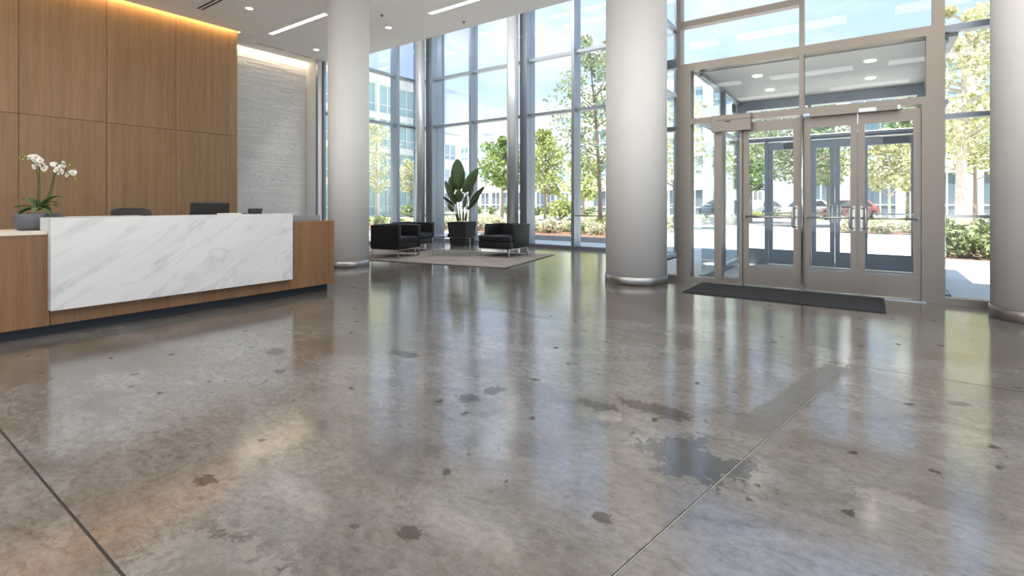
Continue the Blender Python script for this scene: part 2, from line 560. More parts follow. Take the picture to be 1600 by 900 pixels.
class MB:
    """collects shapes for one mesh"""

    def __init__(self):
        self.v = []
        self.f = []
        self.sm = []

    def add(self, vs, fs, smooth=False):
        o = len(self.v)
        self.v += [tuple(p) for p in vs]
        for q in fs:
            self.f.append(tuple(i + o for i in q))
            self.sm.append(smooth)
        return self

    def box(self, x0, x1, y0, y1, z0, z1, M=None):
        vs = [Vector((x, y, z)) for z in (z0, z1) for y in (y0, y1) for x in (x0, x1)]
        if M is not None:
            vs = [M @ p for p in vs]
        fs = [(0, 2, 3, 1), (4, 5, 7, 6), (0, 1, 5, 4), (2, 6, 7, 3), (0, 4, 6, 2), (1, 3, 7, 5)]
        return self.add(vs, fs)

    def prism(self, poly, z0, z1):
        n = len(poly)
        vs = [(p[0], p[1], z0) for p in poly] + [(p[0], p[1], z1) for p in poly]
        fs = [tuple(reversed(range(n))), tuple(range(n, 2 * n))] + [(i, (i + 1) % n, n + (i + 1) % n, n + i) for i in range(n)]
        return self.add(vs, fs)

    def extr(self, poly, x0, x1, M=None):
        """polygon given in (y,z), pushed along x"""
        n = len(poly)
        vs = [Vector((x0, p[0], p[1])) for p in poly] + [Vector((x1, p[0], p[1])) for p in poly]
        if M is not None:
            vs = [M @ p for p in vs]
        fs = [tuple(reversed(range(n))), tuple(range(n, 2 * n))] + [(i, (i + 1) % n, n + (i + 1) % n, n + i) for i in range(n)]
        return self.add(vs, fs)

    def lathe(self, cx, cy, prof, n=32, smooth=True):
        vs = []
        for r, z in prof:
            for k in range(n):
                a = 2 * PI * k / n
                vs.append((cx + r * math.cos(a), cy + r * math.sin(a), z))
        fs = []
        for j in range(len(prof) - 1):
            for k in range(n):
                k2 = (k + 1) % n
                fs.append((j * n + k, j * n + k2, (j + 1) * n + k2, (j + 1) * n + k))
        self.add(vs, fs, smooth)
        o = len(self.v) - len(vs)
        if prof[0][0] > 1e-6:
            self.f.append(tuple(o + k for k in reversed(range(n))))
            self.sm.append(False)
        if prof[-1][0] > 1e-6:
            self.f.append(tuple(o + (len(prof) - 1) * n + k for k in range(n)))
            self.sm.append(False)
        return self

    def cyl(self, cx, cy, r, z0, z1, n=32):
        return self.lathe(cx, cy, [(r, z0), (r, z1)], n)

    def tube(self, pts, r, n=8, caps=True):
        pts = [Vector(p) for p in pts]
        rs = r if isinstance(r, (list, tuple)) else [r] * len(pts)
        vs = []
        up = Vector((0, 0, 1))
        prev = None
        for i, p in enumerate(pts):
            d = (pts[min(i + 1, len(pts) - 1)] - pts[max(i - 1, 0)]).normalized()
            if prev is None:
                a = up if abs(d.z) < 0.95 else Vector((1, 0, 0))
                s = d.cross(a).normalized()
            else:
                s = (prev - d * prev.dot(d)).normalized()
            prev = s
            u = d.cross(s)
            for k in range(n):
                an = 2 * PI * k / n
                vs.append(p + (s * math.cos(an) + u * math.sin(an)) * rs[i])
        fs = []
        for j in range(len(pts) - 1):
            for k in range(n):
                k2 = (k + 1) % n
                fs.append((j * n + k, j * n + k2, (j + 1) * n + k2, (j + 1) * n + k))
        self.add(vs, fs, True)
        if caps:
            o = len(self.v) - len(vs)
            self.f.append(tuple(o + k for k in reversed(range(n))))
            self.sm.append(False)
            self.f.append(tuple(o + (len(pts) - 1) * n + k for k in range(n)))
            self.sm.append(False)
        return self

    def build(self, name, mat, parent=None, bevel=0.0, seg=2, smooth=False):
        me = bpy.data.meshes.new(name)
        me.from_pydata(self.v, [], self.f)
        me.materials.append(MATS[mat])
        if bevel:
            bm = bmesh.new()
            bm.from_mesh(me)
            bmesh.ops.recalc_face_normals(bm, faces=bm.faces)
            es = [e_ for e_ in bm.edges if len(e_.link_faces) == 2 and e_.calc_face_angle(0) > 0.6]
            bmesh.ops.bevel(bm, geom=es, offset=bevel, segments=seg, profile=0.5, affect='EDGES', clamp_overlap=True)
            for fc in bm.faces:
                fc.smooth = smooth
            bm.to_mesh(me)
            bm.free()
        else:
            me.polygons.foreach_set('use_smooth', self.sm)
        me.update()
        return link(name, me, parent)


def link(name, me, parent=None):
    o = bpy.data.objects.new(name, me)
    COL.objects.link(o)
    if parent is not None:
        o.parent = parent
    return o


def tag(o, label=None, cat=None, group=None, kind=None):
    if label:
        o['label'] = label
    if cat:
        o['category'] = cat
    if group:
        o['group'] = group
    if kind:
        o['kind'] = kind
    return o


def empty(name, loc=(0, 0, 0), rz=0.0):
    o = bpy.data.objects.new(name, None)
    o.empty_display_size = 0.1
    COL.objects.link(o)
    o.location = loc
    o.rotation_euler = (0, 0, rz)
    return o


def thing(name, label, cat, loc=(0, 0, 0), rz=0.0, group=None):
    return tag(empty(name, loc, rz), label, cat, group)


def struct(o):
    o['kind'] = 'structure'
    return o


def copy_tree(o, parent=None):
    c = o.copy()
    COL.objects.link(c)
    if parent is not None:
        c.parent = parent
    for ch in list(o.children):
        copy_tree(ch, c)
    return c


def bx(name, mat, parent, *b, bevel=0.0):
    return MB().box(*b).build(name, mat, parent, bevel)


# ------------------------------------------------------------------ floor
H = 5.0
YE = 7.85          # entrance wall
YF = 11.6          # far glass wall
XL = -12.0         # left glass wall
fl = struct(MB().box(-12.7, 7.0, -7.0, 7.99, -0.25, -0.002).box(-12.7, -3.52, 7.99, 11.75, -0.25, -0.002).build('floor', 'grout_dark'))
g = 0.005
YA, YC = 0.59, 4.485


def slab(poly):
    return MB().prism(poly, -0.012, 0.0).build('slab', 'polished_concrete', fl)


slab([(-12.65, -6.95), (7, -6.95), (7, YA - g), (-12.65, YA - g)])
jb0, jb1 = (-0.84, YA), (-0.13, YC)
slab([(-12.65, YA + g), (jb0[0] - g, YA + g), (jb1[0] - g, YC - g), (-12.65, YC - g)])
slab([(jb0[0] + g, YA + g), (7, YA + g), (7, YC - g), (jb1[0] + g, YC - g)])
slab([(-12.65, YC + g), (7, YC + g), (7, 7.93), (-3.55, 7.93), (-3.55, 8.355), (-12.65, 8.355)])
slab([(-12.05, 8.363), (-3.55, 8.363), (-3.55, 11.70), (-12.05, 11.70)])
MB().prism([(jb0[0] - 0.002, YA), (jb0[0] + 0.002, YA), (jb1[0] + 0.002, YC), (jb1[0] - 0.002, YC)], -0.011, -0.0012).build('joint_strip', 'joint_filler', fl)

# ------------------------------------------------------------------ walls
# timber wall behind the desk
wl_ = struct(bx('wall_left', 'grout_dark', None, -11.68, -11.565, -6.9, 5.575, 0.0, 5.28))
ye = [-6.9, -5.1, -3.92, -2.73, -1.54, -0.35, 0.845, 2.037, 3.225, 4.366, 5.589]
for i in range(len(ye) - 1):
    for z0, z1 in ((0.0, 2.686), (2.694, 5.28)):
        bx('panel', 'wood_veneer', wl_, -11.57, -11.54, ye[i] + 0.004, ye[i + 1] - 0.004, z0, z1)
# stone clad wall further along
ws = struct(bx('wall_far_left', 'white_paint', None, -12.75, -12.56, -6.9, 7.9, 0.0, 5.28))
sb = MB()
z = 0.0
while z < 5.25:
    hgt = rnd.choice((0.028, 0.034, 0.042, 0.05))
    y = 4.9 - rnd.random() * 0.4
    while y < 7.9:
        ln = rnd.uniform(0.22, 0.75)
        d = rnd.uniform(0.010, 0.024)
        sb.box(-12.57, -12.545 + d, y, min(y + ln, 7.895) - 0.001, z, z + hgt - 0.0015)
        y += ln
    z += hgt
st = sb.build('ledgestone', 'ledge_stone', ws)
st['kind'] = 'stuff'
# white reveal between stone and glass
struct(bx('wall_reveal', 'white_paint', None, -12.75, -12.02, 7.9, 8.04, 0.0, 7.0))
bx('groove', 'grout_dark', struct(bx('trim_1', 'aluminium_sky_tint', None, -12.06, -11.98, 7.885, 7.899, 0.0, 5.0)), -12.075, -12.06, 7.89, 7.8995, 0.0, 5.0)

# unseen lobby slab, height set for its shadow; roof of the tall bay
struct(bx('roof', 'building_white', None, -16.0, 7.3, -7.3, 8.32, 5.32, 5.62))
struct(bx('wall_above_soffit', 'white_paint', None, -12.5, -3.55, 8.30, 8.325, 5.0, 7.2))
struct(bx('ceiling_bay', 'ceiling_paint', None, -12.6, -3.3, 8.33, 11.85, 7.0, 7.4))
struct(bx('wall_sun_block_left', 'building_white', None, -16.0, -12.76, -7.2, 8.03, 0.0, 5.3))  # unseen mass added to keep sun off the left glass wall

# ------------------------------------------------------------------ ceiling with light slots
ce = struct(bx('ceiling', 'ceiling_paint', None, -12.55, 7.2, -7.1, 8.30, 5.285, 5.315))
YJ = 5.895
for b in ((-11.40, 7.1, -6.95, YJ - 0.006), (-12.40, -11.40, 5.74, YJ - 0.006), (-12.40, -11.69, -6.95, 5.74), (-12.40, 7.1, YJ + 0.006, 8.30), (-12.56, -12.40, 8.01, 8.30)):
    bx('panel', 'ceiling_paint', ce, b[0], b[1], b[2], b[3], H, H + 0.14)
bx('panel', 'ceiling_paint', ce, -11.69, -11.40, 5.60, 5.74, H + 0.0, H + 0.14)


def light_slot(name, label, mat, x0, x1, y0, y1):
    t = thing(name, label, 'light', (x0, y0, H + 0.19))
    L = y1 - y0
    W = x1 - x0
    bx('housing', 'white_paint', t, W - 0.004, W + 0.002, 0, L, -0.19, 0.085)
    bx('light_strip', mat, t, W - 0.012, W - 0.004, 0.01, L - 0.01, -0.15, -0.06)


light_slot('cove_light', 'amber concealed light in the ceiling slot above the wooden wall', 'cove_amber', -11.535, -11.405, -6.0, 5.58)
light_slot('cove_light', 'warm white concealed light in the ceiling slot above the stone wall', 'cove_warm', -12.50, -12.405, 5.0, 7.99)


def linear_light(label, x0, x1, y, w=0.10, group=None, mat='linear_light', zc=H):
    t = thing('linear_light', label, 'light', (x0, y, zc - 0.004), 0, group)
    L = x1 - x0
    f = MB()
    f.box(0, L, -w / 2 - 0.012, -w / 2, -0.004, 0.004)
    f.box(0, L, w / 2, w / 2 + 0.012, -0.004, 0.004)
    f.box(-0.012, 0, -w / 2 - 0.012, w / 2 + 0.012, -0.004, 0.004)
    f.box(L, L + 0.012, -w / 2 - 0.012, w / 2 + 0.012, -0.004, 0.004)
    f.build('frame', 'white_paint', t)
    bx('diffuser', mat, t, 0, L, -w / 2, w / 2, -0.002, 0.004)
    return t


linear_light('bright linear ceiling light left of the round column nearest the desk', -10.98, -8.90, 6.045, 0.10, None, 'linear_light_soft')
linear_light('bright linear ceiling light just right of the column nearest the desk', -7.20, -5.0, 7.25, 0.10, None, 'linear_light_soft')
for (x0, y) in ((-5.0, 3.4), (-2.5, 3.4), (0.4, 3.4), (3.3, 3.4), (-6.9, 1.2), (-4.0, 1.2), (-1.1, 1.2), (1.8, 1.2), (4.4, 1.2),
                (-8.3, -1.2), (-5.4, -1.2), (-2.5, -1.2), (0.4, -1.2), (3.3, -1.2), (-6.9, -4.0), (-4.0, -4.0), (-1.1, -4.0), (1.8, -4.0),
                (0.4, 5.4), (3.3, 5.4)):  # ceiling panels added out of view to brighten the lobby
    linear_light('added fill panel in the ceiling over the open lobby floor', x0, x0 + 2.1, y, 0.60, 'added lobby fill lights out of view')


for x0 in (-11.0, -8.2, -5.8):  # lamps added above the soffit to brighten the lounge
    for y in (8.8, 9.7):
        linear_light('added fill light in the high ceiling over the lounge', x0, x0 + 2.1, y, 0.25, 'added lounge fill lights out of view', 'bay_fill_light', 6.999)
for x0 in (-9.9,):  # panels added out of view to light desk and timber wall
    for y in (0.6, -2.6):
        linear_light('added fill panel in the ceiling behind the reception desk', x0, x0 + 2.1, y, 0.60, 'added desk fill lights out of view')


def downlight(label, x, y):
    t = thing('downlight', label, 'light', (x, y, H - 0.006))
    MB().lathe(0, 0, [(0.085, 0.006), (0.085, 0.0), (0.066, 0.0), (0.066, 0.006)], 28).build('trim_ring', 'white_paint', t)
    MB().lathe(0, 0, [(0.0, 0.001), (0.066, 0.001), (0.066, 0.005), (0.0, 0.005)], 28).build('lens', 'down_light', t)
    return t


downlight('round recessed downlight above the end of the reception desk', -9.876, 5.008)
downlight('small round downlight near the far end of the stone wall', -11.186, 7.32)
downlight('round downlight just right of the column nearest the desk', -8.50, 7.308)


def slot_diffuser(label, x0, x1, y0, y1, n=1):
    t = thing('slot_diffuser', label, 'vent', (x0, y0, H - 0.002))
    w, l = x1 - x0, y1 - y0
    for k in range(n):
        if l > w:
            bx('slot', 'dark_gasket', t, 0.01 + k * 0.08, 0.035 + k * 0.08, 0, l, 0.0, 0.003)
        else:
            bx('slot', 'dark_gasket', t, 0, w, 0.01 + k * 0.075, 0.045 + k * 0.075, 0.0, 0.003)
    return t


slot_diffuser('thin air slot in the ceiling along the stone wall nearer the wooden wall', -11.92, -11.88, 6.22, 6.90)
slot_diffuser('thin air slot in the ceiling along the stone wall nearer the windows', -11.96, -11.92, 7.05, 7.69)
slot_diffuser('double black air slot in the ceiling above the wooden wall', -10.72, -9.2, 4.40, 4.56, 2)
for (x, y, lb) in ((-10.35, 7.25, 'tiny ceiling sprinkler by the downlight near the stone wall'), (-8.05, 6.75, 'tiny black ceiling sprinkler beside the column nearest the desk'), (-6.95, 8.0, 'tiny ceiling sprinkler by the ceiling edge over the lounge')):
    t = thing('sprinkler', lb, 'sprinkler', (x, y, H - 0.03))
    MB().lathe(0, 0, [(0.035, 0.03), (0.035, 0.024), (0.012, 0.022), (0.012, 0.0)], 16).build('head', 'grey_plastic', t)
    MB().lathe(0, 0, [(0.022, 0.002), (0.022, 0.0)], 16).build('deflector', 'grey_plastic', t)

# ------------------------------------------------------------------ columns


def column(label, x, y, r, top):
    t = thing('column', label, 'column', (x, y, 0))
    MB().cyl(0, 0, r, 0.0, top, 72).build('shaft', 'column_paint', t)
    MB().lathe(0, 0, [(r + 0.012, 0.0), (r + 0.012, 0.118), (r + 0.002, 0.122)], 72).build('base_ring', 'brushed_steel', t)
    return t


column('big white round column beside the end of the reception desk', -8.11, 6.0, 0.377, H)
column('big white round column between the lounge windows and the entrance doors', -2.92, 7.36, 0.455, H)
column('big white round column right of the entrance doors, cut by the picture edge', 1.46, 7.32, 0.42, H)


def slim(label, x, y, r):
    t = thing('slim_column', label, 'column', (x, y, 0))
    MB().cyl(0, 0, r, 0.0, 7.0, 40).build('shaft', 'facade_grey', t)
    MB().lathe(0, 0, [(r + 0.012, 0), (r + 0.012, 0.03), (r, 0.035)], 40).build('base_ring', 'steel', t)
    MB().lathe(0, 0, [(r + 0.01, 6.9), (r + 0.01, 6.999)], 40).build('cap', 'aluminium_sky_tint', t)


simple('facade_grey', (0.44, 0.46, 0.48), 0.34, 0.4, var=0.03)
slim('slim grey round column in the far corner of the glass walls', -11.56, 11.22, 0.145)
slim('slim grey round column behind the single black armchair', -7.96, 11.19, 0.16)

# ------------------------------------------------------------------ glass walls


def glazing(name, axis, plane, us, zs, mull, trans, sill=None, pane_mat='clear_glass', mat='aluminium_sky_tint', skip=()):
    """axis 'x': wall runs along X at Y=plane; 'y': runs along Y at X=plane.
    mull: (u0,u1,d0,d1,z0,z1); trans: (z0,z1,d0,d1,u0,u1); panes fill cells of us x zs."""
    t = struct(empty(name))

    def b(nm, m, u0, u1, d0, d1, z0, z1):
        if axis == 'x':
            return bx(nm, m, t, u0, u1, plane + d0, plane + d1, z0, z1)
        return bx(nm, m, t, plane + d0, plane + d1, u0, u1, z0, z1)
    for u0, u1, d0, d1, z0, z1 in mull:
        b('mullion', mat, u0, u1, d0, d1, z0, z1)
    for z0, z1, d0, d1, u0, u1 in trans:
        b('transom', mat, u0, u1, d0, d1, z0, z1)
    for i, (u0, u1) in enumerate(us):
        for j, (z0, z1) in enumerate(zs):
            if (i, j) in skip:
                continue
            b('pane', pane_mat, u0, u1, 0.0, 0.012, z0, z1)
    return t


TR = [(3.565, 3.64), (5.07, 5.145)]
ZC = [(0.08, 3.565), (3.64, 5.07), (5.145, 6.95)]
# left glass wall
ysp = [(8.11, 10.50), (10.62, 11.44)]
glazing('window_1', 'y', XL, ysp, ZC,
        [(8.05, 8.11, -0.08, 0.06, 0, 7.0), (10.50, 10.62, -0.12, 0.16, 0, 7.0), (11.44, 11.56, -0.1, 0.06, 0, 7.0)],
        [(z0, z1, -0.06, 0.10, a, b) for z0, z1 in TR for a, b in ysp] + [(0.0, 0.08, -0.06, 0.08, a, b) for a, b in ysp])
# far glass wall
xs = [(-11.93, -11.50), (-11.22, -9.74), (-9.66, -7.87), (-7.64, -6.275), (-6.19, -4.27), (-4.05, -3.66)]
ms = [(-12.06, -11.93, -0.10, 0.12, 0, 7.0), (-11.50, -11.22, -0.20, 0.36, 0, 7.0), (-9.74, -9.66, -0.16, 0.16, 0, 7.0), (-7.87, -7.64, -0.20, 0.22, 0, 7.0),
      (-6.275, -6.19, -0.18, 0.18, 0, 7.0), (-4.27, -4.05, -0.20, 0.22, 0, 7.0), (-3.66, -3.54, -0.1, 0.1, 0, 7.0)]
glazing('window_2', 'x', YF, xs, ZC, ms,
        [(z0, z1, -0.10, 0.06, a, b) for z0, z1 in TR for a, b in xs] + [(0.0, 0.08, -0.08, 0.06, a, b) for a, b in xs])
bx('guard_rail', 'steel', bpy.data.objects['window_2'], -6.19, -4.27, YF - 0.07, YF - 0.035, 0.85, 0.885)
# return wall behind the middle column
ysr = [(8.0, 9.75), (9.83, 11.5)]
glazing('window_3', 'y', -3.6, ysr, ZC,
        [(7.93, 8.0, -0.06, 0.06, 0, 7.0), (9.75, 9.83, -0.1, 0.1, 0, 7.0)],
        [(z0, z1, -0.06, 0.06, a, b) for z0, z1 in TR for a, b in ysr] + [(0.0, 0.08, -0.06, 0.06, a, b) for a, b in ysr])
# unseen right-hand lobby wall, glazed to add daylight (behind the camera's right shoulder)
ysq = [(-6.9 + k * 2.42, -6.9 + k * 2.42 + 2.34) for k in range(6)]
glazing('window_4', 'y', 7.1, ysq, [(0.08, 3.2), (3.28, 4.98)],
        [(a - 0.08, a, -0.08, 0.08, 0, 5.0) for a, b in ysq] + [(7.62, 7.74, -0.08, 0.08, 0, 5.0)],
        [(3.2, 3.28, -0.06, 0.06, a, b) for a, b in ysq] + [(0.0, 0.08, -0.06, 0.06, a, b) for a, b in ysq])

# unseen wall behind the camera, glazed to light the lobby floor
xsb = [(-11.4 + k * 2.30, -11.4 + k * 2.30 + 2.22) for k in range(8)]
glazing('window_10', 'x', -7.05, xsb, [(0.08, 3.2), (3.28, 4.98)],
        [(a - 0.08, a, -0.08, 0.08, 0, 5.0) for a, b in xsb] + [(6.92, 7.10, -0.08, 0.08, 0, 5.0)],
        [(3.2, 3.28, -0.06, 0.06, a, b) for a, b in xsb] + [(0.0, 0.08, -0.06, 0.06, a, b) for a, b in xsb])
struct(bx('wall_back', 'white_paint', None, -12.75, -11.48, -7.15, -6.95, 0.0, 5.28))

# entrance wall: posts, rails and fixed panes
XP0, XP1 = -2.45, -2.235      # left post
XR0, XR1 = 0.548, 0.720       # right post
ent = struct(empty('window_5'))
A = 'aluminium'


def eb(nm, m, *b, bevel=0.0):
    return bx(nm, m, ent, *b, bevel=bevel)


eb('post', A, XP0, XP1, YE - 0.02, YE + 0.16, 0, 3.215)
eb('post', A, XP0, XP0 + 0.065, YE - 0.02, YE + 0.16, 3.33, 5.0)
eb('post', A, XR0, XR1, YE - 0.02, YE + 0.16, 0, 3.215)
eb('post', A, XR0 + 0.06, XR1, YE - 0.02, YE + 0.16, 3.33, 5.0)
eb('header', A, XP0, XR1, YE - 0.02, YE + 0.16, 3.215, 3.33)
eb('transom', A, XP0 + 0.065, -0.79, YE + 0.0, YE + 0.14, 3.905, 3.995)
eb('transom', A, -0.735, XR0 + 0.06, YE + 0.0, YE + 0.14, 3.905, 3.995) if False else None
eb('mullion', A, -0.79, -0.735, YE - 0.02, YE + 0.14, 3.33, 5.0)
eb('mullion', A, -0.79, -0.735, YE - 0.02, YE + 0.14, 2.485, 3.215)
eb('transom', A, XP1, XR0, YE - 0.02, YE + 0.12, 2.40, 2.485)
eb('sill', A, XP1, -1.89, YE - 0.02, YE + 0.12, 0, 0.075)
eb('sill', A, XR1, 1.9, YE - 0.02, YE + 0.12, 0, 0.075)
eb('sill', A, XR1 + 1.18, 7.0, YE - 0.02, YE + 0.12, 0, 0.075)
eb('sill', A, -3.54, XP0, YE - 0.02, YE + 0.12, 0, 0.075)
for z0, z1 in ((2.20, 2.258), (3.235, 3.31)):
    eb('transom', 'aluminium_sky_tint', XR1, 7.0, YE + 0.0, YE + 0.12, z0, z1)
for z0, z1 in ((2.32, 2.39), (3.30, 3.44)):
    eb('transom', 'aluminium_sky_tint', -3.54, XP0, YE + 0.0, YE + 0.12, z0, z1)
eb('mullion', A, -3.60, -3.54, YE - 0.02, YE + 0.12, 0, 5.0)
for x in (3.0, 5.0):
    eb('mullion', A, x - 0.04, x, YE, YE + 0.12, 0, 5.0)
G = 'clear_glass'
yp = YE + 0.07
for b in ((XP0 + 0.065, -0.79, 3.33, 3.905), (XP0 + 0.065, -0.79, 3.995, 5.0), (-0.735, XR0 + 0.06, 3.33, 5.0),
          (XP1, -0.79, 2.485, 3.215), (-0.735, XR0, 2.485, 3.215), (XP1, -1.89, 0.075, 2.40),
          (XR1, 2.96, 0.075, 2.20), (XR1, 2.96, 2.258, 3.235), (XR1, 2.96, 3.31, 5.0), (3.0, 4.96, 0.075, 5.0), (5.0, 7.0, 0.075, 5.0),
          (-3.54, XP0, 0.075, 2.32), (-3.54, XP0, 2.39, 3.30), (-3.54, XP0, 3.44, 5.0)):
    eb('pane', G, b[0], b[1], yp, yp + 0.012, b[2], b[3])
# rail across the fixed window right of the doors
eb('guard_rail', 'steel', XR1, 2.96, YE + 0.02, YE + 0.055, 1.025, 1.06)
# narrow side light beside the first door
eb('jamb', A, -1.89, -1.785, YE - 0.03, YE + 0.13, 0, 2.40)
eb('jamb', A, -1.545, -1.505, YE - 0.03, YE + 0.13, 0, 2.40)
eb('sill', A, -1.785, -1.545, YE - 0.02, YE + 0.12, 0, 0.10)
eb('pane', G, -1.785, -1.545, yp, yp + 0.012, 0.10, 2.40)
eb('door_jamb', A, -0.785, -0.74, YE - 0.03, YE + 0.13, 0, 2.40)
eb('door_jamb', A, 0.505, XR0, YE - 0.03, YE + 0.13, 0, 2.40)
eb('threshold', 'steel', -1.9, XR0, YE - 0.06, YE + 0.16, 0.0, 0.012)
# door operator box
op = eb('operator_box', A, -1.905, -1.375, YE - 0.13, YE - 0.031, 2.235, 2.475, bevel=0.006)
MB().box(-1.84, -1.375, YE - 0.132, YE - 0.129, 2.398, 2.404).build('cover_seam', 'dark_gasket', op)
MB().box(-1.72, -1.64, YE - 0.134, YE - 0.129, 2.37, 2.385).build('sensor', 'dark_gasket', op)
ra = eb('operator_box', A, -0.66, 0.30, YE - 0.095, YE - 0.031, 2.345, 2.405, bevel=0.004)
MB().box(-0.12, 0.06, YE - 0.098, YE - 0.094, 2.350, 2.400).build('cover_plate', 'steel', ra)
MB().box(0.27, 0.30, YE - 0.10, YE - 0.094, 2.35, 2.40).build('end_cap', 'chrome', ra)
MB().box(-0.735, -0.66, YE - 0.09, YE - 0.04, 2.36, 2.395).build('end_cap', 'chrome', ra)


def door(n, x0, x1, y, pull_side, bar=True, both=True, stile=0.075, top=2.36, toprail=2.215, botrail=0.30, th=0.045, closer=False, mat='aluminium', bs=None):
    """glazed leaf between x0 and x1, front face at y"""
    t = struct(empty('door_%d' % n, ((x0 + x1) / 2, y, 0)))
    w = (x1 - x0) / 2
    z0 = 0.022
    bx('stile', mat, t, -w, -w + stile, 0, th, z0, top)
    bx('stile', mat, t, w - stile, w, 0, th, z0, top)
    bx('top_rail', mat, t, -w + stile, w - stile, 0, th, toprail, top)
    bx('bottom_rail', mat, t, -w + stile, w - stile, 0, th, z0, botrail)
    bx('pane', 'clear_glass', t, -w + stile, w - stile, th / 2 - 0.005, th / 2 + 0.005, botrail, toprail)
    if bar:
        zb = 1.005
        p = MB().tube([(-w + 0.03, -0.055, zb), (w - 0.03, -0.055, zb)], 0.013, 12).build('push_bar', 'steel', t)
        for sx in (-w + 0.035, w - 0.035):
            MB().box(sx - 0.012, sx + 0.012, -0.055, 0.002, zb - 0.014, zb + 0.014).build('bracket', 'steel', p)
    if pull_side:
        xh = pull_side * (w - stile / 2)
        xo = xh - pull_side * 0.0
        for yy, sg in (((-0.0), -1), (th, 1)):
            pts = []
            z1, z2, out = 0.87, 1.13, 0.07
            q = [(xo, yy, z1), (xo - pull_side * 0.045, yy + sg * out, z1), (xo - pull_side * 0.045, yy + sg * out, z2), (xo, yy, z2)]
            # rounded D handle lying in a plane turned off the leaf
            for i in range(4):
                pts.append(Vector(q[i]))
            pp = [pts[0], pts[0].lerp(pts[1], 0.8), pts[1].lerp(pts[2], 0.08), pts[1].lerp(pts[2], 0.5), pts[1].lerp(pts[2], 0.92), pts[3].lerp(pts[2], 0.8), pts[3]]
            hd = MB().tube(pp, 0.010, 8).build('pull_handle', 'steel', t)
            MB().box(xo - 0.014, xo + 0.014, yy - (0.004 if sg < 0 else 0), yy + (0.004 if sg > 0 else 0), 0.84, 1.16).build('back_plate', 'steel', hd)
    if closer:
        c = bx('door_closer', 'grey_plastic', t, -w * 0.2, w * 0.75, -0.06, 0.0, top - 0.135, top - 0.03, bevel=0.006)
        MB().box(-w * 0.3, w * 0.85, -0.05, -0.02, top - 0.02, top - 0.005).build('closer_arm', 'steel', c)
    return t


door(1, -1.502, -0.787, YE + 0.01, 1)
door(2, -0.738, -0.137, YE + 0.01, 1)
door(3, -0.131, 0.503, YE + 0.01, -1)
MB().tube([(-0.752, YE - 0.045, 0.1), (-0.752, YE - 0.045, 2.38)], 0.014, 10).build('hinge_rod', 'chrome', ent)

# vestibule beyond the doors
YO = 10.85
FA = 'aluminium_sky_tint'
vs = struct(empty('window_6'))


def vb(nm, m, *b):
    return bx(nm, m, vs, *b)


VX0, VX1 = -2.12, 0.74
vb('corner_post', FA, VX0 - 0.06, VX0 + 0.10, YO - 0.02, YO + 0.14, 0, 3.2)
vb('corner_post', FA, VX1 - 0.10, VX1 + 0.06, YO - 0.02, YO + 0.14, 0, 3.2)
vb('header', FA, VX0 + 0.10, VX1 - 0.10, YO - 0.02, YO + 0.14, 3.02, 3.2)
vb('transom', FA, VX0 + 0.10, VX1 - 0.10, YO - 0.02, YO + 0.12, 2.38, 2.47)
for a, b in ((VX0 + 0.10, -0.95), (-0.90, VX1 - 0.10)):
    vb('pane', G, a, b, YO + 0.05, YO + 0.062, 2.47, 3.02)
vb('mullion', FA, -0.95, -0.90, YO - 0.02, YO + 0.12, 0, 3.02)
vb('pane', G, VX0 + 0.10, -1.68, YO + 0.05, YO + 0.062, 0.30, 2.38)
vb('bottom_rail', FA, VX0 + 0.10, -1.68, YO, YO + 0.1, 0.0, 0.30)
vb('jamb', FA, -1.68, -1.62, YO - 0.02, YO + 0.12, 0, 2.38)
vb('jamb', FA, -0.16, -0.12, YO - 0.02, YO + 0.12, 0, 2.38)
vb('threshold', 'steel', -1.7, VX1 - 0.1, YO - 0.05, YO + 0.14, 0.0, 0.012)
door(4, -1.615, -0.955, YO + 0.02, 1, closer=True, mat=FA, top=2.365)
door(5, -0.895, -0.53, YO + 0.02, 1, mat=FA, top=2.365)
door(6, -0.525, -0.165, YO + 0.02, -1, mat=FA, top=2.365)
door(7, -0.115, VX1 - 0.105, YO + 0.02, -1, closer=True, mat=FA, top=2.365)
for n, X in ((8, VX0), (9, VX1)):
    sd = struct(empty('window_%d' % n))
    for y0, y1 in ((8.02, 9.36), (9.44, 10.82)):
        for z0, z1 in ((0.09, 2.40), (2.46, 3.14)):
            bx('pane', 'green_glass', sd, X - 0.006, X + 0.006, y0, y1, z0, z1)
        bx('transom', FA, sd, X - 0.03, X + 0.03, y0, y1, 2.40, 2.46)
        bx('sill', FA, sd, X - 0.04, X + 0.04, y0, y1, 0.0, 0.09)
        bx('head_rail', FA, sd, X - 0.03, X + 0.03, y0, y1, 3.14, 3.2)
    bx('mullion', FA, sd, X - 0.04, X + 0.04, 9.36, 9.44, 0, 3.2)
for nm_y in ((YE + 0.165, YE + 0.23), (YO - 0.09, YO - 0.025)):  # hidden strips added to brighten the vestibule ceiling
    t = thing('cove_light', 'added slim uplight strip inside the glass vestibule above its doors', 'light', (0, 0, 0), 0, 'added vestibule uplights')
    bx('housing', FA, t, VX0 + 0.1, VX1 - 0.11, nm_y[0], nm_y[1], 2.405, 2.455)
    bx('light_strip', 'linear_light_soft', t, VX0 + 0.11, VX1 - 0.12, nm_y[0] + 0.006, nm_y[1] - 0.006, 2.455, 2.462)
vc = struct(bx('ceiling_vestibule', 'white_paint', None, VX0 - 0.12, VX1 + 0.12, YE + 0.165, YO + 0.16, 3.205, 3.32))
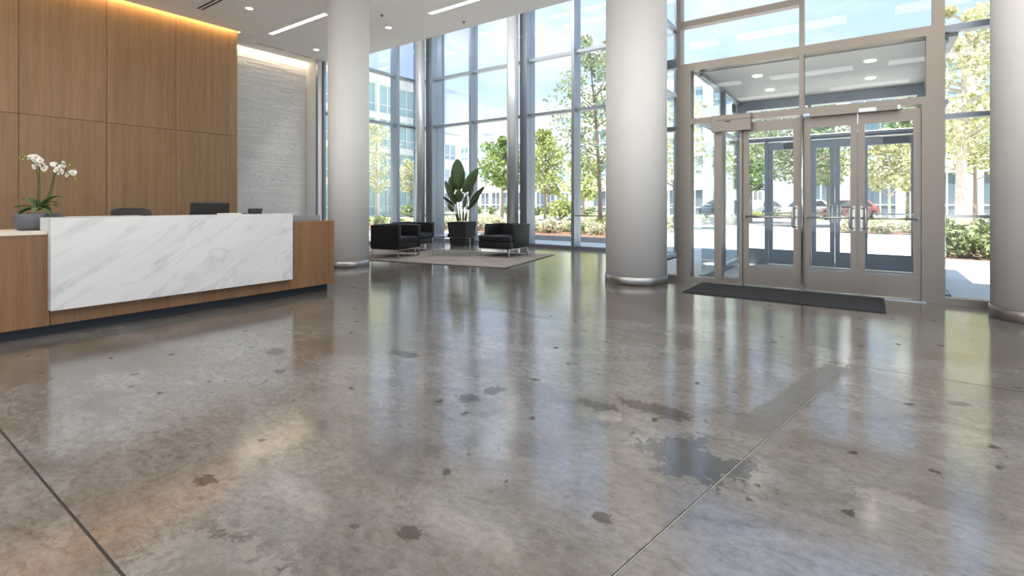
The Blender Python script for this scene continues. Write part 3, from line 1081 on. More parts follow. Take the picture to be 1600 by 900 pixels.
for x, y in ((-1.45, 8.7), (-1.45, 9.9), (0.0, 9.9), (0.0, 8.7)):  # glow of these fittings is added to brighten the vestibule
    tag(MB().lathe(x, y, [(0.07, 3.203), (0.07, 3.197), (0.0, 3.197)], 20).build('vestibule_downlight', 'down_light'),
        'small round recessed fitting, glow added, in the vestibule ceiling beyond the entrance doors', 'light', 'vestibule ceiling fittings')
struct(bx('floor_vestibule', 'concrete_walk', None, VX0 - 0.05, VX1 + 0.05, YE + 0.165, YO + 0.2, -0.1, -0.002))
simple('mat_blue', (0.42, 0.47, 0.53), 0.9, var=0.12, scale=60)
tag(bx('vestibule_mat', 'mat_blue', None, -1.75, 0.5, 8.25, 10.4, 0.0, 0.010), 'blue-grey mat inside the glass vestibule', 'mat')

# entrance mat
em = thing('entrance_mat', 'large charcoal entrance mat in front of the glass doors', 'mat', (0, 0, 0))
bx('pile', 'mat_charcoal', em, -2.03, 0.11, 6.81, 7.77, 0.0, 0.012)
bx('rubber_border', 'mat_rubber', em, -2.06, 0.14, 6.78, 7.79, 0.0, 0.007)

# ------------------------------------------------------------------ reception desk
dk = thing('reception_desk', 'long reception desk with white marble front and wooden ends', 'desk', (-6.0, 0.2, 0))


def db(nm, m, x0, x1, y0, y1, z0, z1, bevel=0.0, parent=None):
    return bx(nm, m, parent or dk, x0 + 6.0, x1 + 6.0, y0 - 0.2, y1 - 0.2, z0, z1, bevel=bevel)


db('kick_plate', 'kick_dark', -6.9, -6.13, -0.9, 4.185, 0.0, 0.10)
db('side_panel', 'desk_wood', -6.045, -6.0, -1.0, 1.262, 0.10, 0.918)
db('lower_panel', 'desk_wood', -6.045, -6.0, 1.268, 3.548, 0.10, 0.30)
db('end_panel', 'desk_wood', -6.045, -6.0, 3.553, 4.20, 0.10, 0.955)
db('end_panel', 'desk_wood', -7.0, -6.046, 4.155, 4.20, 0.10, 0.955)
db('counter_cap', 'desk_wood', -6.36, -6.046, 3.553, 4.154, 0.93, 0.955)
db('counter_top', 'counter_cream', -6.75, -5.99, -1.0, 1.243, 0.918, 0.945)
db('counter_top', 'counter_cream', -6.75, -6.27, 1.244, 1.75, 0.918, 0.945)
db('body', 'grey_plastic', -6.9, -6.05, -0.9, 4.15, 0.10, 0.70)
db('worktop', 'counter_cream', -7.05, -6.27, 1.75, 4.15, 0.70, 0.735)
db('marble_front', 'marble', -5.995, -5.90, 1.247, 3.535, 0.24, 1.065, 0.003)
db('marble_top', 'marble', -6.25, -5.996, 1.247, 3.535, 1.02, 1.065, 0.003)
db('marble_end', 'marble', -6.25, -5.996, 1.247, 1.30, 0.945, 1.019)
db('marble_back', 'counter_cream', -6.25, -6.22, 1.31, 3.535, 0.71, 1.018)
db('privacy_screen', 'grey_plastic_light', -6.35, -6.28, 3.56, 4.18, 0.955, 1.03, 0.003) if False else None
simple('screen_grey', (0.30, 0.31, 0.33), 0.35, 0.3, var=0.05)
db('privacy_screen', 'screen_grey', -6.36, -6.28, 3.56, 4.17, 0.9555, 1.03, 0.003)

# items on the counter
cd = thing('card_terminal', 'small black card terminal on the marble counter end', 'terminal', (-6.12, 3.17, 1.066))
M = Matrix.Rotation(math.radians(-12), 4, 'Y')
MB().extr([(-0.07, 0.0), (0.07, 0.0), (0.085, 0.065), (-0.06, 0.065)], -0.04, 0.03).build('body', 'black_plastic', cd, 0.004)
MB().box(-0.039, -0.02, -0.05, 0.06, 0.0655, 0.067).build('keypad', 'grey_plastic', cd)
pp = thing('paper_stack', 'small stack of white papers on the marble counter', 'paper', (-6.13, 2.88, 1.066))
for k in range(4):
    bx('sheet', 'paper_white', pp, -0.075 + 0.002 * k, 0.07 + 0.001 * k, -0.11 + 0.003 * (k % 2), 0.11, k * 0.003, k * 0.003 + 0.0025)
pn = thing('pen', 'black pen lying at the papers on the counter', 'pen', (-6.13, 3.03, 1.072))
MB().tube([(0, -0.02, 0), (0.0, 0.055, 0.002)], 0.006, 8).build('barrel', 'black_plastic', pn)
MB().tube([(0, 0.055, 0.002), (0.0, 0.075, 0.003)], [0.006, 0.001], 8).build('tip', 'steel', pn)
tr = thing('document_tray', 'thin grey document tray lying on the marble counter near the orchid', 'tray', (-5.99, 1.66, 1.066))
bx('base', 'grey_plastic', tr, -0.08, 0.075, -0.30, 0.30, 0.0, 0.003)
bx('sheet', 'paper_white', tr, -0.078, 0.06, -0.29, 0.29, 0.003, 0.006)

# monitor seen from behind
mo = thing('monitor', 'black computer monitor on the reception desk seen from behind', 'monitor', (-6.74, 2.93, 0.735))
Mt = Matrix.Translation((0, 0, 0.31)) @ Matrix.Rotation(math.radians(6), 4, 'Y')
p = MB().box(-0.022, 0.012, -0.225, 0.225, -0.155, 0.155, Mt).build('casing', 'black_plastic', mo, 0.004)
MB().box(0.0125, 0.0135, -0.035, 0.035, -0.105, -0.097, Mt).build('emblem_strip', 'screen_grey', p)
MB().box(-0.024, -0.0225, -0.215, 0.215, -0.14, 0.145, Mt).build('screen', 'car_glass', p)
MB().box(0.0, 0.03, -0.03, 0.03, 0.01, 0.25).build('stand', 'black_plastic', mo)
MB().box(-0.10, 0.10, -0.12, 0.12, 0.0, 0.012).build('foot', 'black_plastic', mo, 0.003)

# office chair
oc = thing('office_chair', 'dark grey office chair behind the reception desk', 'chair', (-7.42, 2.42, 0))
for k in range(5):
    an = 2 * PI * k / 5 + 0.3
    lg = MB().tube([(0, 0, 0.10), (0.28 * math.cos(an), 0.28 * math.sin(an), 0.075)], [0.03, 0.018], 8).build('base_leg', 'black_plastic', oc)
    MB().cyl(0.28 * math.cos(an), 0.28 * math.sin(an), 0.028, 0.0, 0.056, 12).build('caster', 'black_plastic', lg)
MB().cyl(0, 0, 0.028, 0.1, 0.46, 16).build('gas_lift', 'steel', oc)
MB().box(-0.24, 0.25, -0.24, 0.24, 0.46, 0.53).build('seat', 'chair_fabric', oc, 0.025, 3, True)
vsb, fsb = [], []
nu, nv = 12, 8
for sd_ in (0, 1):
    for j in range(nv + 1):
        v_ = j / nv
        for i in range(nu + 1):
            u_ = i / nu * 2 - 1
            w = 0.225 * (1 - 0.06 * v_ * v_)
            zz = 0.60 + 0.535 * v_ - (0.035 * abs(u_) ** 4 if j == nv else 0)
            vsb.append((-0.30 - 0.06 * v_ + 0.05 * u_ * u_ - sd_ * 0.045, u_ * w, zz))
o2 = (nu + 1) * (nv + 1)
for j in range(nv):
    for i in range(nu):
        a = j * (nu + 1) + i
        fsb.append((a, a + 1, a + nu + 2, a + nu + 1))
        fsb.append((o2 + a, o2 + a + nu + 1, o2 + a + nu + 2, o2 + a + 1))
rim = [i for i in range(nu + 1)] + [j * (nu + 1) + nu for j in range(1, nv + 1)] + [nv * (nu + 1) + i for i in range(nu - 1, -1, -1)] + [j * (nu + 1) for j in range(nv - 1, 0, -1)]
for k in range(len(rim)):
    a, b = rim[k], rim[(k + 1) % len(rim)]
    fsb.append((a, o2 + a, o2 + b, b))
mb = MB()
mb.add(vsb, fsb, False)
mb.build('backrest', 'chair_fabric', oc)
MB().tube([(-0.2, 0, 0.47), (-0.36, 0, 0.5), (-0.40, 0, 0.75)], 0.022, 8).build('back_post', 'black_plastic', oc)
for s in (-1, 1):
    MB().tube([(0, s * 0.25, 0.5), (0.0, s * 0.27, 0.68), (-0.12, s * 0.27, 0.70), (0.14, s * 0.27, 0.70)], 0.018, 8).build('armrest', 'black_plastic', oc)

# ------------------------------------------------------------------ orchid on the low counter
ER = Vector((math.cos(YAW), math.sin(YAW), 0))      # across
EF = Vector((-math.sin(YAW), math.cos(YAW), 0))     # away
oz = thing('potted_orchid', 'white flowering orchid in a round dark grey pot on the desk', 'plant', (-6.44, 1.27, 0.9455))
MB().lathe(0, 0, [(0.125, 0.0), (0.155, 0.01), (0.168, 0.06), (0.168, 0.155), (0.155, 0.155), (0.150, 0.13), (0.0, 0.13)], 40).build('pot', 'bowl_grey', oz)
MB().lathe(0, 0, [(0.149, 0.131), (0.08, 0.142), (0.0, 0.146)], 24).build('potting_soil', 'soil', oz)


def OP(px, py, dep=0.0):
    s = 0.0062
    return ER * ((px - 61.5) * s) + EF * dep + Vector((0, 0, 1.2 - (py - 317) * s - 0.9455))


def blade(base, mid, tip, width, mat, parent, name='leaf', fold=0.25, n=10, side=None, prof=None, thick=0.004):
    """a leaf: curved centre line base-mid-tip, folded along the midrib, with thickness"""
    base, mid, tip = Vector(base), Vector(mid), Vector(tip)
    vs, fs = [], []
    pts = []
    for i in range(n + 1):
        t = i / n
        pts.append(base * (1 - t) ** 2 + mid * 2 * t * (1 - t) + tip * t * t)
    for layer in (0, 1):
        for i in range(n + 1):
            t = i / n
            d = (pts[min(i + 1, n)] - pts[max(i - 1, 0)]).normalized()
            s = side.copy() if side is not None else d.cross(Vector((0, 0, 1)))
            s = (s - d * s.dot(d))
            if s.length < 1e-4:
                s = Vector((1, 0, 0))
            s.normalize()
            nr = s.cross(d).normalized()
            w = width * (prof(t) if prof else max(0.04, math.sin(PI * min(1, 0.06 + t * 0.97)) ** 0.7))
            o = nr * (-thick if layer else 0)
            vs += [pts[i] - s * w + nr * w * fold + o, pts[i] + o, pts[i] + s * w + nr * w * fold + o]
    m = 3 * (n + 1)
    for i in range(n):
        for k in (0, 1):
            a = i * 3 + k
            fs.append((a, a + 1, a + 4, a + 3))
            fs.append((m + a, m + a + 3, m + a + 4, m + a + 1))
        fs.append((i * 3, i * 3 + 3, m + i * 3 + 3, m + i * 3))
        fs.append((i * 3 + 2, m + i * 3 + 2, m + i * 3 + 5, i * 3 + 5))
    mb_ = MB()
    mb_.add(vs, fs, True)
    return mb_.build(name, mat, parent)


simple('orchid_leaf', (0.055, 0.10, 0.025), 0.4, var=0.35, scale=14)
crown = OP(62, 328)
for (mx_, my_, tx, ty, dp, w) in ((48, 310, 35, 311, 0.02, 0.026), (46, 320, 34, 325, -0.06, 0.024), (50, 324, 39, 345, -0.10, 0.026), (80, 306, 95, 308, 0.03, 0.028),
                                  (84, 318, 97, 323, -0.04, 0.024), (82, 322, 95, 335, -0.09, 0.024), (62, 314, 64, 310, 0.10, 0.024), (56, 322, 50, 336, -0.14, 0.022),
                                  (72, 322, 76, 332, -0.14, 0.022), (68, 312, 73, 318, 0.13, 0.022), (52, 316, 46, 322, 0.12, 0.022)):
    blade(crown, OP(mx_, my_ - 3, dp * 0.6), OP(tx, ty, dp), w * 1.5, 'orchid_leaf', oz)
for pts in (((60, 326), (59, 300), (59, 275), (56, 258), (49, 248), (42, 246), (36, 248)), ((63, 326), (62, 300), (61, 270), (63, 258), (68, 256), (72, 262)),
            ((71, 325), (76, 303), (82, 280), (87, 264), (95, 257), (105, 257), (113, 262)), ((75, 325), (80, 300), (86, 272), (93, 262), (103, 264), (111, 272), (118, 280))):
    MB().tube([OP(x, y, 0.02 * math.sin(i)) for i, (x, y) in enumerate(pts)], 0.0045, 6).build('flower_stem', 'stem_green', oz)


def flower_mesh():
    mb_ = MB()
    for k in range(5):
        a = PI / 2 + 2 * PI * k / 5
        big = k in (1, 4)
        L, W = (0.036, 0.022) if big else (0.030, 0.014)
        n = 8
        cx, cz = math.cos(a), math.sin(a)
        for sgn in (1, -1):
            vs = [(0, 0, 0)]
            for i in range(n + 1):
                b_ = 2 * PI * i / n
                u_, w_ = L * 0.5 * (1 + math.cos(b_)), W * math.sin(b_)
                vs.append((cx * u_ - cz * w_, -0.006 - 0.006 * math.sin(PI * u_ / L) + sgn * 0.0012 * (k % 2 + 1), cz * u_ + cx * w_))
            fs = [(0, i, i + 1) if sgn > 0 else (0, i + 1, i) for i in range(1, n + 1)]
            mb_.add(vs, fs, True)
    return mb_


fm = flower_mesh()
f0 = None
for i, (px, py) in enumerate(((49, 247), (54, 251), (58, 247), (60, 256), (65, 252), (66, 259), (70, 264), (85, 258), (91, 259), (100, 256), (98, 261), (93, 267), (96, 270), (104, 269), (108, 274), (112, 271), (69, 258), (62, 262))):
    if f0 is None:
        o = fm.build('flower', 'orchid_white', oz)
        f0 = o
    else:
        o = link('flower', f0.data, oz)
    o.location = OP(px, py, rnd.uniform(-0.035, 0.02))
    o.rotation_euler = (rnd.uniform(-0.4, 0.4), rnd.uniform(-0.5, 0.5), YAW + rnd.uniform(-0.6, 0.6))
    o.scale = [rnd.uniform(0.85, 1.1)] * 3
    lp = MB().lathe(0, 0, [(0.0, -0.008), (0.005, -0.004), (0.006, 0.002), (0.0, 0.007)], 8).build('lip', 'orchid_yellow', o)
    lp.location = (0, -0.014, 0)
for (px, py) in ((34, 248), (38, 250), (41, 246), (110, 259), (109, 261), (116, 275), (118, 280), (115, 278), (71, 269)):
    c = OP(px, py, 0)
    b = MB().lathe(0, 0, [(0.0, -0.011), (0.007, -0.004), (0.008, 0.003), (0.0, 0.011)], 10).build('bud', 'orchid_yellow', oz)
    b.location = c

# ------------------------------------------------------------------ lounge
RA = math.radians(11)
rg = thing('area_rug', 'large taupe rug under the lounge armchairs', 'rug', (-5.42, 7.40, 0.0), RA)
bx('pile', 'rug_pile', rg, -4.48, -0.02, 0.02, 2.63, 0.0, 0.012)
bx('binding', 'rug_edge', rg, -4.50, 0.0, 0.0, 2.65, 0.0, 0.009)
RZ = 0.0125


def tub_chair(label, x, y, rz, group):
    """boxy tub chair, front faces local +X"""
    t = thing('armchair', label, 'armchair', (x, y, RZ), rz, group)
    D, W, zb, zt = 0.38, 0.41, 0.18, 0.70
    for s in (-1, 1):
        MB().extr([(s * W, zb), (s * (W - 0.095), zb), (s * (W - 0.095), zt - 0.01), (s * W, zt)], -D, D).build('arm', 'black_leather', t, 0.014, 3, True)
    MB().box(-D, -D + 0.12, -W + 0.096, W - 0.096, zb, zt + 0.01).build('backrest', 'black_leather', t, 0.014, 3, True)
    MB().box(-D + 0.121, D - 0.01, -W + 0.096, W - 0.096, zb, 0.31).build('seat_base', 'black_leather', t, 0.01, 2, True)
    MB().box(-D + 0.122, D, -W + 0.099, W - 0.099, 0.311, 0.445).build('seat_cushion', 'black_leather', t, 0.03, 4, True)
    bx('frame', 'chrome', t, -D + 0.02, D - 0.02, -W + 0.02, W - 0.02, zb - 0.014, zb - 0.0005)
    for sx in (-1, 1):
        for sy in (-1, 1):
            MB().box(sx * (D - 0.03) - 0.011, sx * (D - 0.03) + 0.011, sy * (W - 0.03) - 0.011, sy * (W - 0.03) + 0.011, 0.0, zb - 0.0145).build('leg', 'chrome', t)
    return t


tub_chair('black leather tub armchair half hidden by the big column', -8.66, 7.66, RA, 'black lounge armchairs')
tub_chair('black leather tub armchair farther back between its twin and the planter', -9.30, 8.76, RA, 'black lounge armchairs')


def lounge_chair(label, x, y, rz):
    """armchair whose seat block runs forward of the arms; front faces local -Y"""
    t = thing('armchair', label, 'armchair', (x, y, RZ), rz, 'black lounge armchairs')
    W, zb, zt = 0.41, 0.18, 0.71
    yf, yb = -0.42, 0.42
    for s in (-1, 1):
        mb_ = MB()
        poly = [(yf + 0.17, 0.19), (yb, 0.19), (yb + 0.04, zt), (yf + 0.24, zt)]
        xa, xb = sorted((s * W, s * (W - 0.085)))
        mb_.extr(poly, xa, xb)
        mb_.build('arm', 'black_leather', t, 0.014, 3, True)
    MB().extr([(yb - 0.12, 0.19), (yb, 0.19), (yb + 0.04, zt), (yb - 0.07, zt)], -W + 0.086, W - 0.086).build('backrest', 'black_leather', t, 0.014, 3, True)
    MB().box(-W, W, yf, yf + 0.168, zb, 0.335).build('seat_front', 'black_leather', t, 0.012, 2, True)
    MB().box(-W + 0.087, W - 0.087, yf + 0.169, yb - 0.125, zb, 0.335).build('seat_base', 'black_leather', t, 0.01, 2, True)
    MB().box(-W + 0.005, W - 0.005, yf - 0.005, yf + 0.166, 0.336, 0.465).build('seat_cushion', 'black_leather', t, 0.03, 4, True)
    MB().box(-W + 0.089, W - 0.089, yf + 0.168, yb - 0.128, 0.336, 0.46).build('seat_cushion', 'black_leather', t, 0.03, 4, True)
    bx('frame', 'chrome', t, -W + 0.02, W - 0.02, yf + 0.02, yb - 0.02, zb - 0.014, zb - 0.0005)
    for sx in (-1, 1):
        for sy in (yf + 0.04, yb - 0.02):
            xx = sx * (W - 0.03)
            MB().box(xx - 0.011, xx + 0.011, sy - 0.011, sy + 0.011, 0.0, zb - 0.0145).build('leg', 'chrome', t)
    return t


lounge_chair('black leather armchair with a protruding seat right of the glass table', -6.76, 9.17, math.radians(3))

# glass coffee table
ct = thing('coffee_table', 'low square glass coffee table on slim chrome legs', 'table', (-7.86, 8.79, RZ), math.radians(27))
MB().box(-0.49, 0.49, -0.53, 0.53, 0.425, 0.437).build('glass_top', 'table_glass', ct)
fr = MB()
for s in (-1, 1):
    fr.box(-0.44, 0.44, s * 0.46 - 0.008, s * 0.46 + 0.008, 0.405, 0.4245)
    fr.box(s * 0.43 - 0.008, s * 0.43 + 0.008, -0.452, 0.452, 0.405, 0.4245)
fr.build('frame', 'chrome', ct)
for sx in (-1, 1):
    for sy in (-1, 1):
        MB().box(sx * 0.43 - 0.012, sx * 0.43 + 0.012, sy * 0.46 - 0.012, sy * 0.46 + 0.012, 0.0, 0.4045).build('leg', 'chrome', ct)
MB().box(-0.42, 0.42, -0.006, 0.006, 0.075, 0.09).box(0.42, 0.432, -0.45, 0.45, 0.075, 0.09).box(-0.432, -0.42, -0.45, 0.45, 0.075, 0.09).build('stretcher', 'chrome', ct)

# planter with paddle leaf plant
pl = thing('potted_paddle_plant', 'tall paddle-leaved plant in a square black planter by the window', 'plant', (-9.38, 10.72, 0.0), math.radians(10))
mbp = MB()
for (a0, z0, a1, z1) in ((0.235, 0.0, 0.30, 0.665),):
    vs_ = [(-a0, -a0, z0), (a0, -a0, z0), (a0, a0, z0), (-a0, a0, z0), (-a1, -a1, z1), (a1, -a1, z1), (a1, a1, z1), (-a1, a1, z1),
           (-a1 + .03, -a1 + .03, z1), (a1 - .03, -a1 + .03, z1), (a1 - .03, a1 - .03, z1), (-a1 + .03, a1 - .03, z1),
           (-a1 + .035, -a1 + .035, z1 - .06), (a1 - .035, -a1 + .035, z1 - .06), (a1 - .035, a1 - .035, z1 - .06), (-a1 + .035, a1 - .035, z1 - .06)]
    fs_ = [(3, 2, 1, 0), (0, 1, 5, 4), (1, 2, 6, 5), (2, 3, 7, 6), (3, 0, 4, 7), (4, 5, 9, 8), (5, 6, 10, 9), (6, 7, 11, 10), (7, 4, 8, 11),
           (8, 9, 13, 12), (9, 10, 14, 13), (10, 11, 15, 14), (11, 8, 12, 15), (12, 13, 14, 15)]
    mbp.add(vs_, fs_)
mbp.build('planter', 'planter_grey', pl)
bx('potting_soil', 'soil', pl, -0.262, 0.262, -0.262, 0.262, 0.607, 0.62)
rot = Matrix.Rotation(-math.radians(10), 3, 'Z')
PR, PF = rot @ ER, rot @ EF


def PP(px, py, dep=0.0):
    s = 0.01815
    return PR * ((px - 720) * s) + PF * dep + Vector((0, 0, 1.2 - (py - 317) * s))


def paddle(base, tip, hw, root, dep0, dep1, turn=0.0):
    b, t_ = PP(*base, dep0), PP(*tip, dep1)
    side = (PR * math.cos(turn) + PF * math.sin(turn))
    d = t_ - b
    mid = b.lerp(t_, 0.5) - PF * 0.05 + Vector((0, 0, 0.04))
    lf = blade(b, mid, t_, hw * 0.0215, 'paddle_leaf', pl, 'leaf', 0.12, 14, side, lambda t: max(0.03, (math.sin(PI * min(1.0, (t * 0.95 + 0.03) ** 0.85))) ** 0.62), 0.004)
    r0 = PP(*root, dep0 * 0.2)
    MB().tube([r0, r0.lerp(b, 0.55) + Vector((0, 0, 0.03)), b], [0.017, 0.012, 0.008], 8).build('stalk', 'stem_green', lf)


for a in (((714, 297), (713, 249), 9.5, (717, 345), 0.05, 0.0, 0.3), ((722, 301), (744, 264), 8.0, (721, 345), 0.05, 0.15, 0.6), ((706, 301), (700, 276), 5.0, (715, 345), 0.15, 0.2, -0.5),
          ((711, 319), (695, 284), 6.5, (714, 345), -0.1, -0.15, -0.7), ((716, 316), (716, 296), 5.5, (718, 345), -0.12, -0.18, 0.4), ((730, 308), (736, 286), 4.5, (724, 345), 0.2, 0.28, 0.9),
          ((733, 317), (755, 292), 5.0, (725, 345), -0.05, 0.0, 0.8), ((730, 327), (748, 307), 4.2, (726, 345), -0.15, -0.2, 0.7), ((709, 322), (692, 308), 3.6, (713, 345), -0.15, -0.22, -0.6),
          ((706, 331), (696, 319), 3.0, (714, 345), 0.1, 0.2, -0.4), ((724, 324), (727, 305), 4.4, (722, 345), -0.1, -0.05, 1.1)):
    paddle(*a)

# ------------------------------------------------------------------ outside ground
struct(bx('ground', 'driveway', None, -120, 80, 11.76, 120, -0.5, -0.06))
wk = struct(bx('sidewalk', 'grout_dark', None, -40, 30, 11.77, 14.0, -0.06, -0.036))
for k in range(22):
    x = -26 + k * 1.5
    bx('paver', 'concrete_walk', wk, x, x + 1.49, 11.78, 12.86, -0.036, -0.02)
    bx('paver', 'concrete_walk', wk, x, x + 1.49, 12.87, 13.98, -0.036, -0.02)
pw = struct(bx('sidewalk_porch', 'grout_dark', None, VX1 + 0.12, 12, YE + 0.2, 11.77, -0.1, -0.036))
for i in range(7):
    for j in range(3):
        bx('paver', 'concrete_walk', pw, 0.87 + i * 1.5, 0.87 + i * 1.5 + 1.488, 8.055 + j * 1.24, 8.055 + j * 1.24 + 1.23, -0.036, -0.02)
struct(bx('sidewalk_recess', 'concrete_walk', None, -3.5, VX0 - 0.12, YE + 0.2, 11.77, -0.1, -0.02))
struct(bx('sidewalk_front', 'concrete_walk', None, VX0 - 0.12, VX1 + 0.12, YO + 0.21, 11.77, -0.1, -0.02))
struct(bx('road', 'asphalt', None, -120, 80, 30.0, 38.0, -0.06, -0.045))
struct(bx('lawn', 'lawn_green', None, -120, 80, 38.4, 44.0, -0.06, 0.02))
struct(bx('curb_far', 'curb_stone', None, -120, 80, 38.0, 38.4, -0.06, 0.06))
struct(bx('ground_left', 'driveway', None, -120, -16.1, -60, 11.75, -0.5, -0.06))
struct(bx('ground_rear', 'driveway', None, -16.1, 80, -60, -7.2, -0.5, -0.06))  # unseen ground added to bounce sunlight into the lobby
struct(bx('ground_right', 'driveway', None, 7.3, 80, -7.2, 11.75, -0.5, -0.06))
struct(bx('lawn_left', 'lawn_green', None, -34, -22, 14.5, 28, -0.06, 0.0))


def bed(x0, x1, y0, y1):
    t = struct(bx('planting_bed', 'mulch', None, x0 + 0.12, x1 - 0.12, y0 + 0.12, y1 - 0.12, -0.06, 0.10))
    f = MB()
    f.box(x0, x1, y0, y0 + 0.12, -0.06, 0.12)
    f.box(x0, x1, y1 - 0.12, y1, -0.06, 0.12)
    f.box(x0, x0 + 0.12, y0 + 0.12, y1 - 0.12, -0.06, 0.12)
    f.box(x1 - 0.12, x1, y0 + 0.12, y1 - 0.12, -0.06, 0.12)
    f.build('curb_edge', 'curb_stone', t)


bed(-17.5, -5.6, 14.2, 19.5)
bed(1.0, 6.5, 12.6, 15.6)
bed(-1.2, 5.5, 21.4, 25.0)
bed(-26.0, -18.5, 12.2, 18.0)
bed(-9.5, -3.6, 38.8, 41.0)

# ------------------------------------------------------------------ plants outside


def leaves(mb_, c, r, n, size, rg_, squash=1.0):
    for _ in range(n):
        while True:
            p = Vector((rg_.uniform(-1, 1), rg_.uniform(-1, 1), rg_.uniform(-1, 1)))
            if 0.15 < p.length <= 1:
                break
        p = Vector(c) + Vector((p.x * r, p.y * r, p.z * r * squash))
        s = size * rg_.uniform(0.6, 1.3)
        q = Euler((rg_.uniform(-1.1, 1.1), rg_.uniform(-1.1, 1.1), rg_.uniform(0, 6.28))).to_matrix()
        vs = [q @ Vector(w) * s + p for w in ((-0.5, 0, 0), (0, -0.30, 0.08), (0.55, 0, 0), (0, 0.30, 0.08))]
        mb_.add(vs, [(0, 1, 2, 3)])


def tree(label, x, y, h, cr, z0, mat, n=2600, size=0.20, bark='bark', tr=0.11, seed=1, lean=0.0, cat='tree', blobs=26, group='trees outside'):
    rg_ = random.Random(seed)
    t = thing('tree', label, cat, (x, y, -0.03), 0, group)
    tk = MB()
    top = Vector((lean, 0, h * 0.9))
    trunk_pts = [Vector((lean * q * q + rg_.uniform(-.04, .04) * q, rg_.uniform(-.04, .04) * q, h * 0.9 * q)) for q in (0, .15, .3, .5, .7, .85, 1)]
    tk.tube(trunk_pts, [tr * (1 - 0.85 * q) for q in (0, .15, .3, .5, .7, .85, 1)], 8)
    tk.build('trunk', bark, t)
    br, lf = MB(), MB()
    for k in range(blobs):
        f = (k + 0.5) / blobs
        zc = z0 + (h - z0) * (0.06 + 0.88 * f)
        rr = cr * math.sin(PI * min(1, 0.16 + 0.80 * f)) ** 0.75
        an = k * 2.399 + rg_.uniform(-.4, .4)
        dist = rr * rg_.uniform(0.25, 0.85)
        c = Vector((lean * (zc / h) ** 2 + dist * math.cos(an), dist * math.sin(an), zc))
        zb = max(z0 * 0.75, zc - dist * rg_.uniform(0.5, 0.9))
        st_ = Vector((lean * (zb / h) ** 2, 0, zb))
        br.tube([st_, st_.lerp(c, 0.5) + Vector((0, 0, -0.08 * dist)), c], [tr * 0.34, tr * 0.2, tr * 0.07], 5, False)
        for w in range(2):
            e_ = c + Vector((rg_.uniform(-1, 1), rg_.uniform(-1, 1), rg_.uniform(-.2, .9))) * rr * 0.35
            br.tube([c.lerp(st_, 0.25), e_], [tr * 0.10, tr * 0.03], 4, False)
        leaves(lf, c, rr * rg_.uniform(0.34, 0.52), n // blobs, size, rg_, 0.75)
    br.build('branches', bark, t)
    lf.build('foliage', mat, t)['kind'] = 'stuff'
    return t


def pos(px, d):
    """ground point seen in direction px of the photograph at depth d (survey helper)"""
    l = (px - 800) / 785 * d
    return (l * math.cos(YAW) - d * math.sin(YAW), l * math.sin(YAW) + d * math.cos(YAW))


for (px, d, h, cr, z0, m, n, sz, bk, trr, sd_, ln, lb) in (
    (588, 27, 5.9, 1.25, 1.6, 'leaf_pale', 1100, 0.17, 'pale_bark', 0.10, 3, 0, 'slender pale yellow-green tree right of the column nearest the desk'),
    (642, 44, 5.2, 1.7, 1.9, 'leaf_yellow', 1500, 0.24, 'bark', 0.10, 4, 0, 'yellow tree seen between the corner mullions of the glass walls'),
    (784, 32, 5.6, 1.75, 2.0, 'leaf_green', 3000, 0.24, 'bark', 0.12, 5, 0.3, 'dark green tree seen left of the slim column behind the armchair'),
    (852, 36, 6.8, 1.85, 1.7, 'leaf_lime', 3000, 0.25, 'bark', 0.12, 6, 0, 'bright green bushy tree right of the slim column behind the armchair'),
    (938, 21, 8.6, 2.3, 2.4, 'leaf_grey_green', 3600, 0.17, 'bark', 0.11, 7, -0.5, 'tall airy grey-green tree just left of the middle column'),
    (912, 29, 4.1, 1.4, 1.4, 'leaf_lime', 1300, 0.24, 'bark', 0.09, 8, 0, 'small lime green tree below the tall airy grey-green one'),
    (1054, 24, 6.8, 2.0, 2.0, 'leaf_yellow', 2400, 0.20, 'bark', 0.11, 9, 0, 'yellowish tree in the gap between middle column and entrance frame'),
    (1246, 26, 7.6, 2.9, 2.3, 'leaf_grey_green', 4200, 0.22, 'bark', 0.20, 10, 0, 'broad grey-green tree behind the first entrance door'),
    (1172, 31, 7.0, 2.3, 1.9, 'leaf_green', 2600, 0.26, 'bark', 0.13, 11, 0, 'green tree behind the narrow side light of the entrance'),
    (1294, 34, 6.2, 1.5, 2.3, 'leaf_lime', 1700, 0.24, 'bark', 0.10, 14, 0, 'small lime tree behind the middle entrance door'),
    (1390, 23, 4.75, 1.45, 1.7, 'leaf_yellow', 3000, 0.20, 'pale_bark', 0.075, 12, 0, 'round yellow-green tree framed by the right entrance door'),
    (1418, 33, 8.6, 1.7, 4.6, 'leaf_green', 1500, 0.26, 'bark', 0.12, 15, 0, 'taller green tree whose crown shows above the entrance doors'),
    (1502, 15.5, 7.6, 1.75, 2.2, 'leaf_yellow', 3600, 0.16, 'pale_bark', 0.19, 13, 0.1, 'tall yellow-green tree with a pale trunk beside the right-hand column'),
    (1524, 22, 6.2, 1.5, 2.4, 'leaf_lime', 1700, 0.20, 'bark', 0.10, 16, 0, 'thin green tree behind the pale-trunked tree at the right-hand column'),
):
    x, y = pos(px, d)
    tree(lb, x, y, h, cr, z0, m, n, sz, bk, trr, sd_, ln)


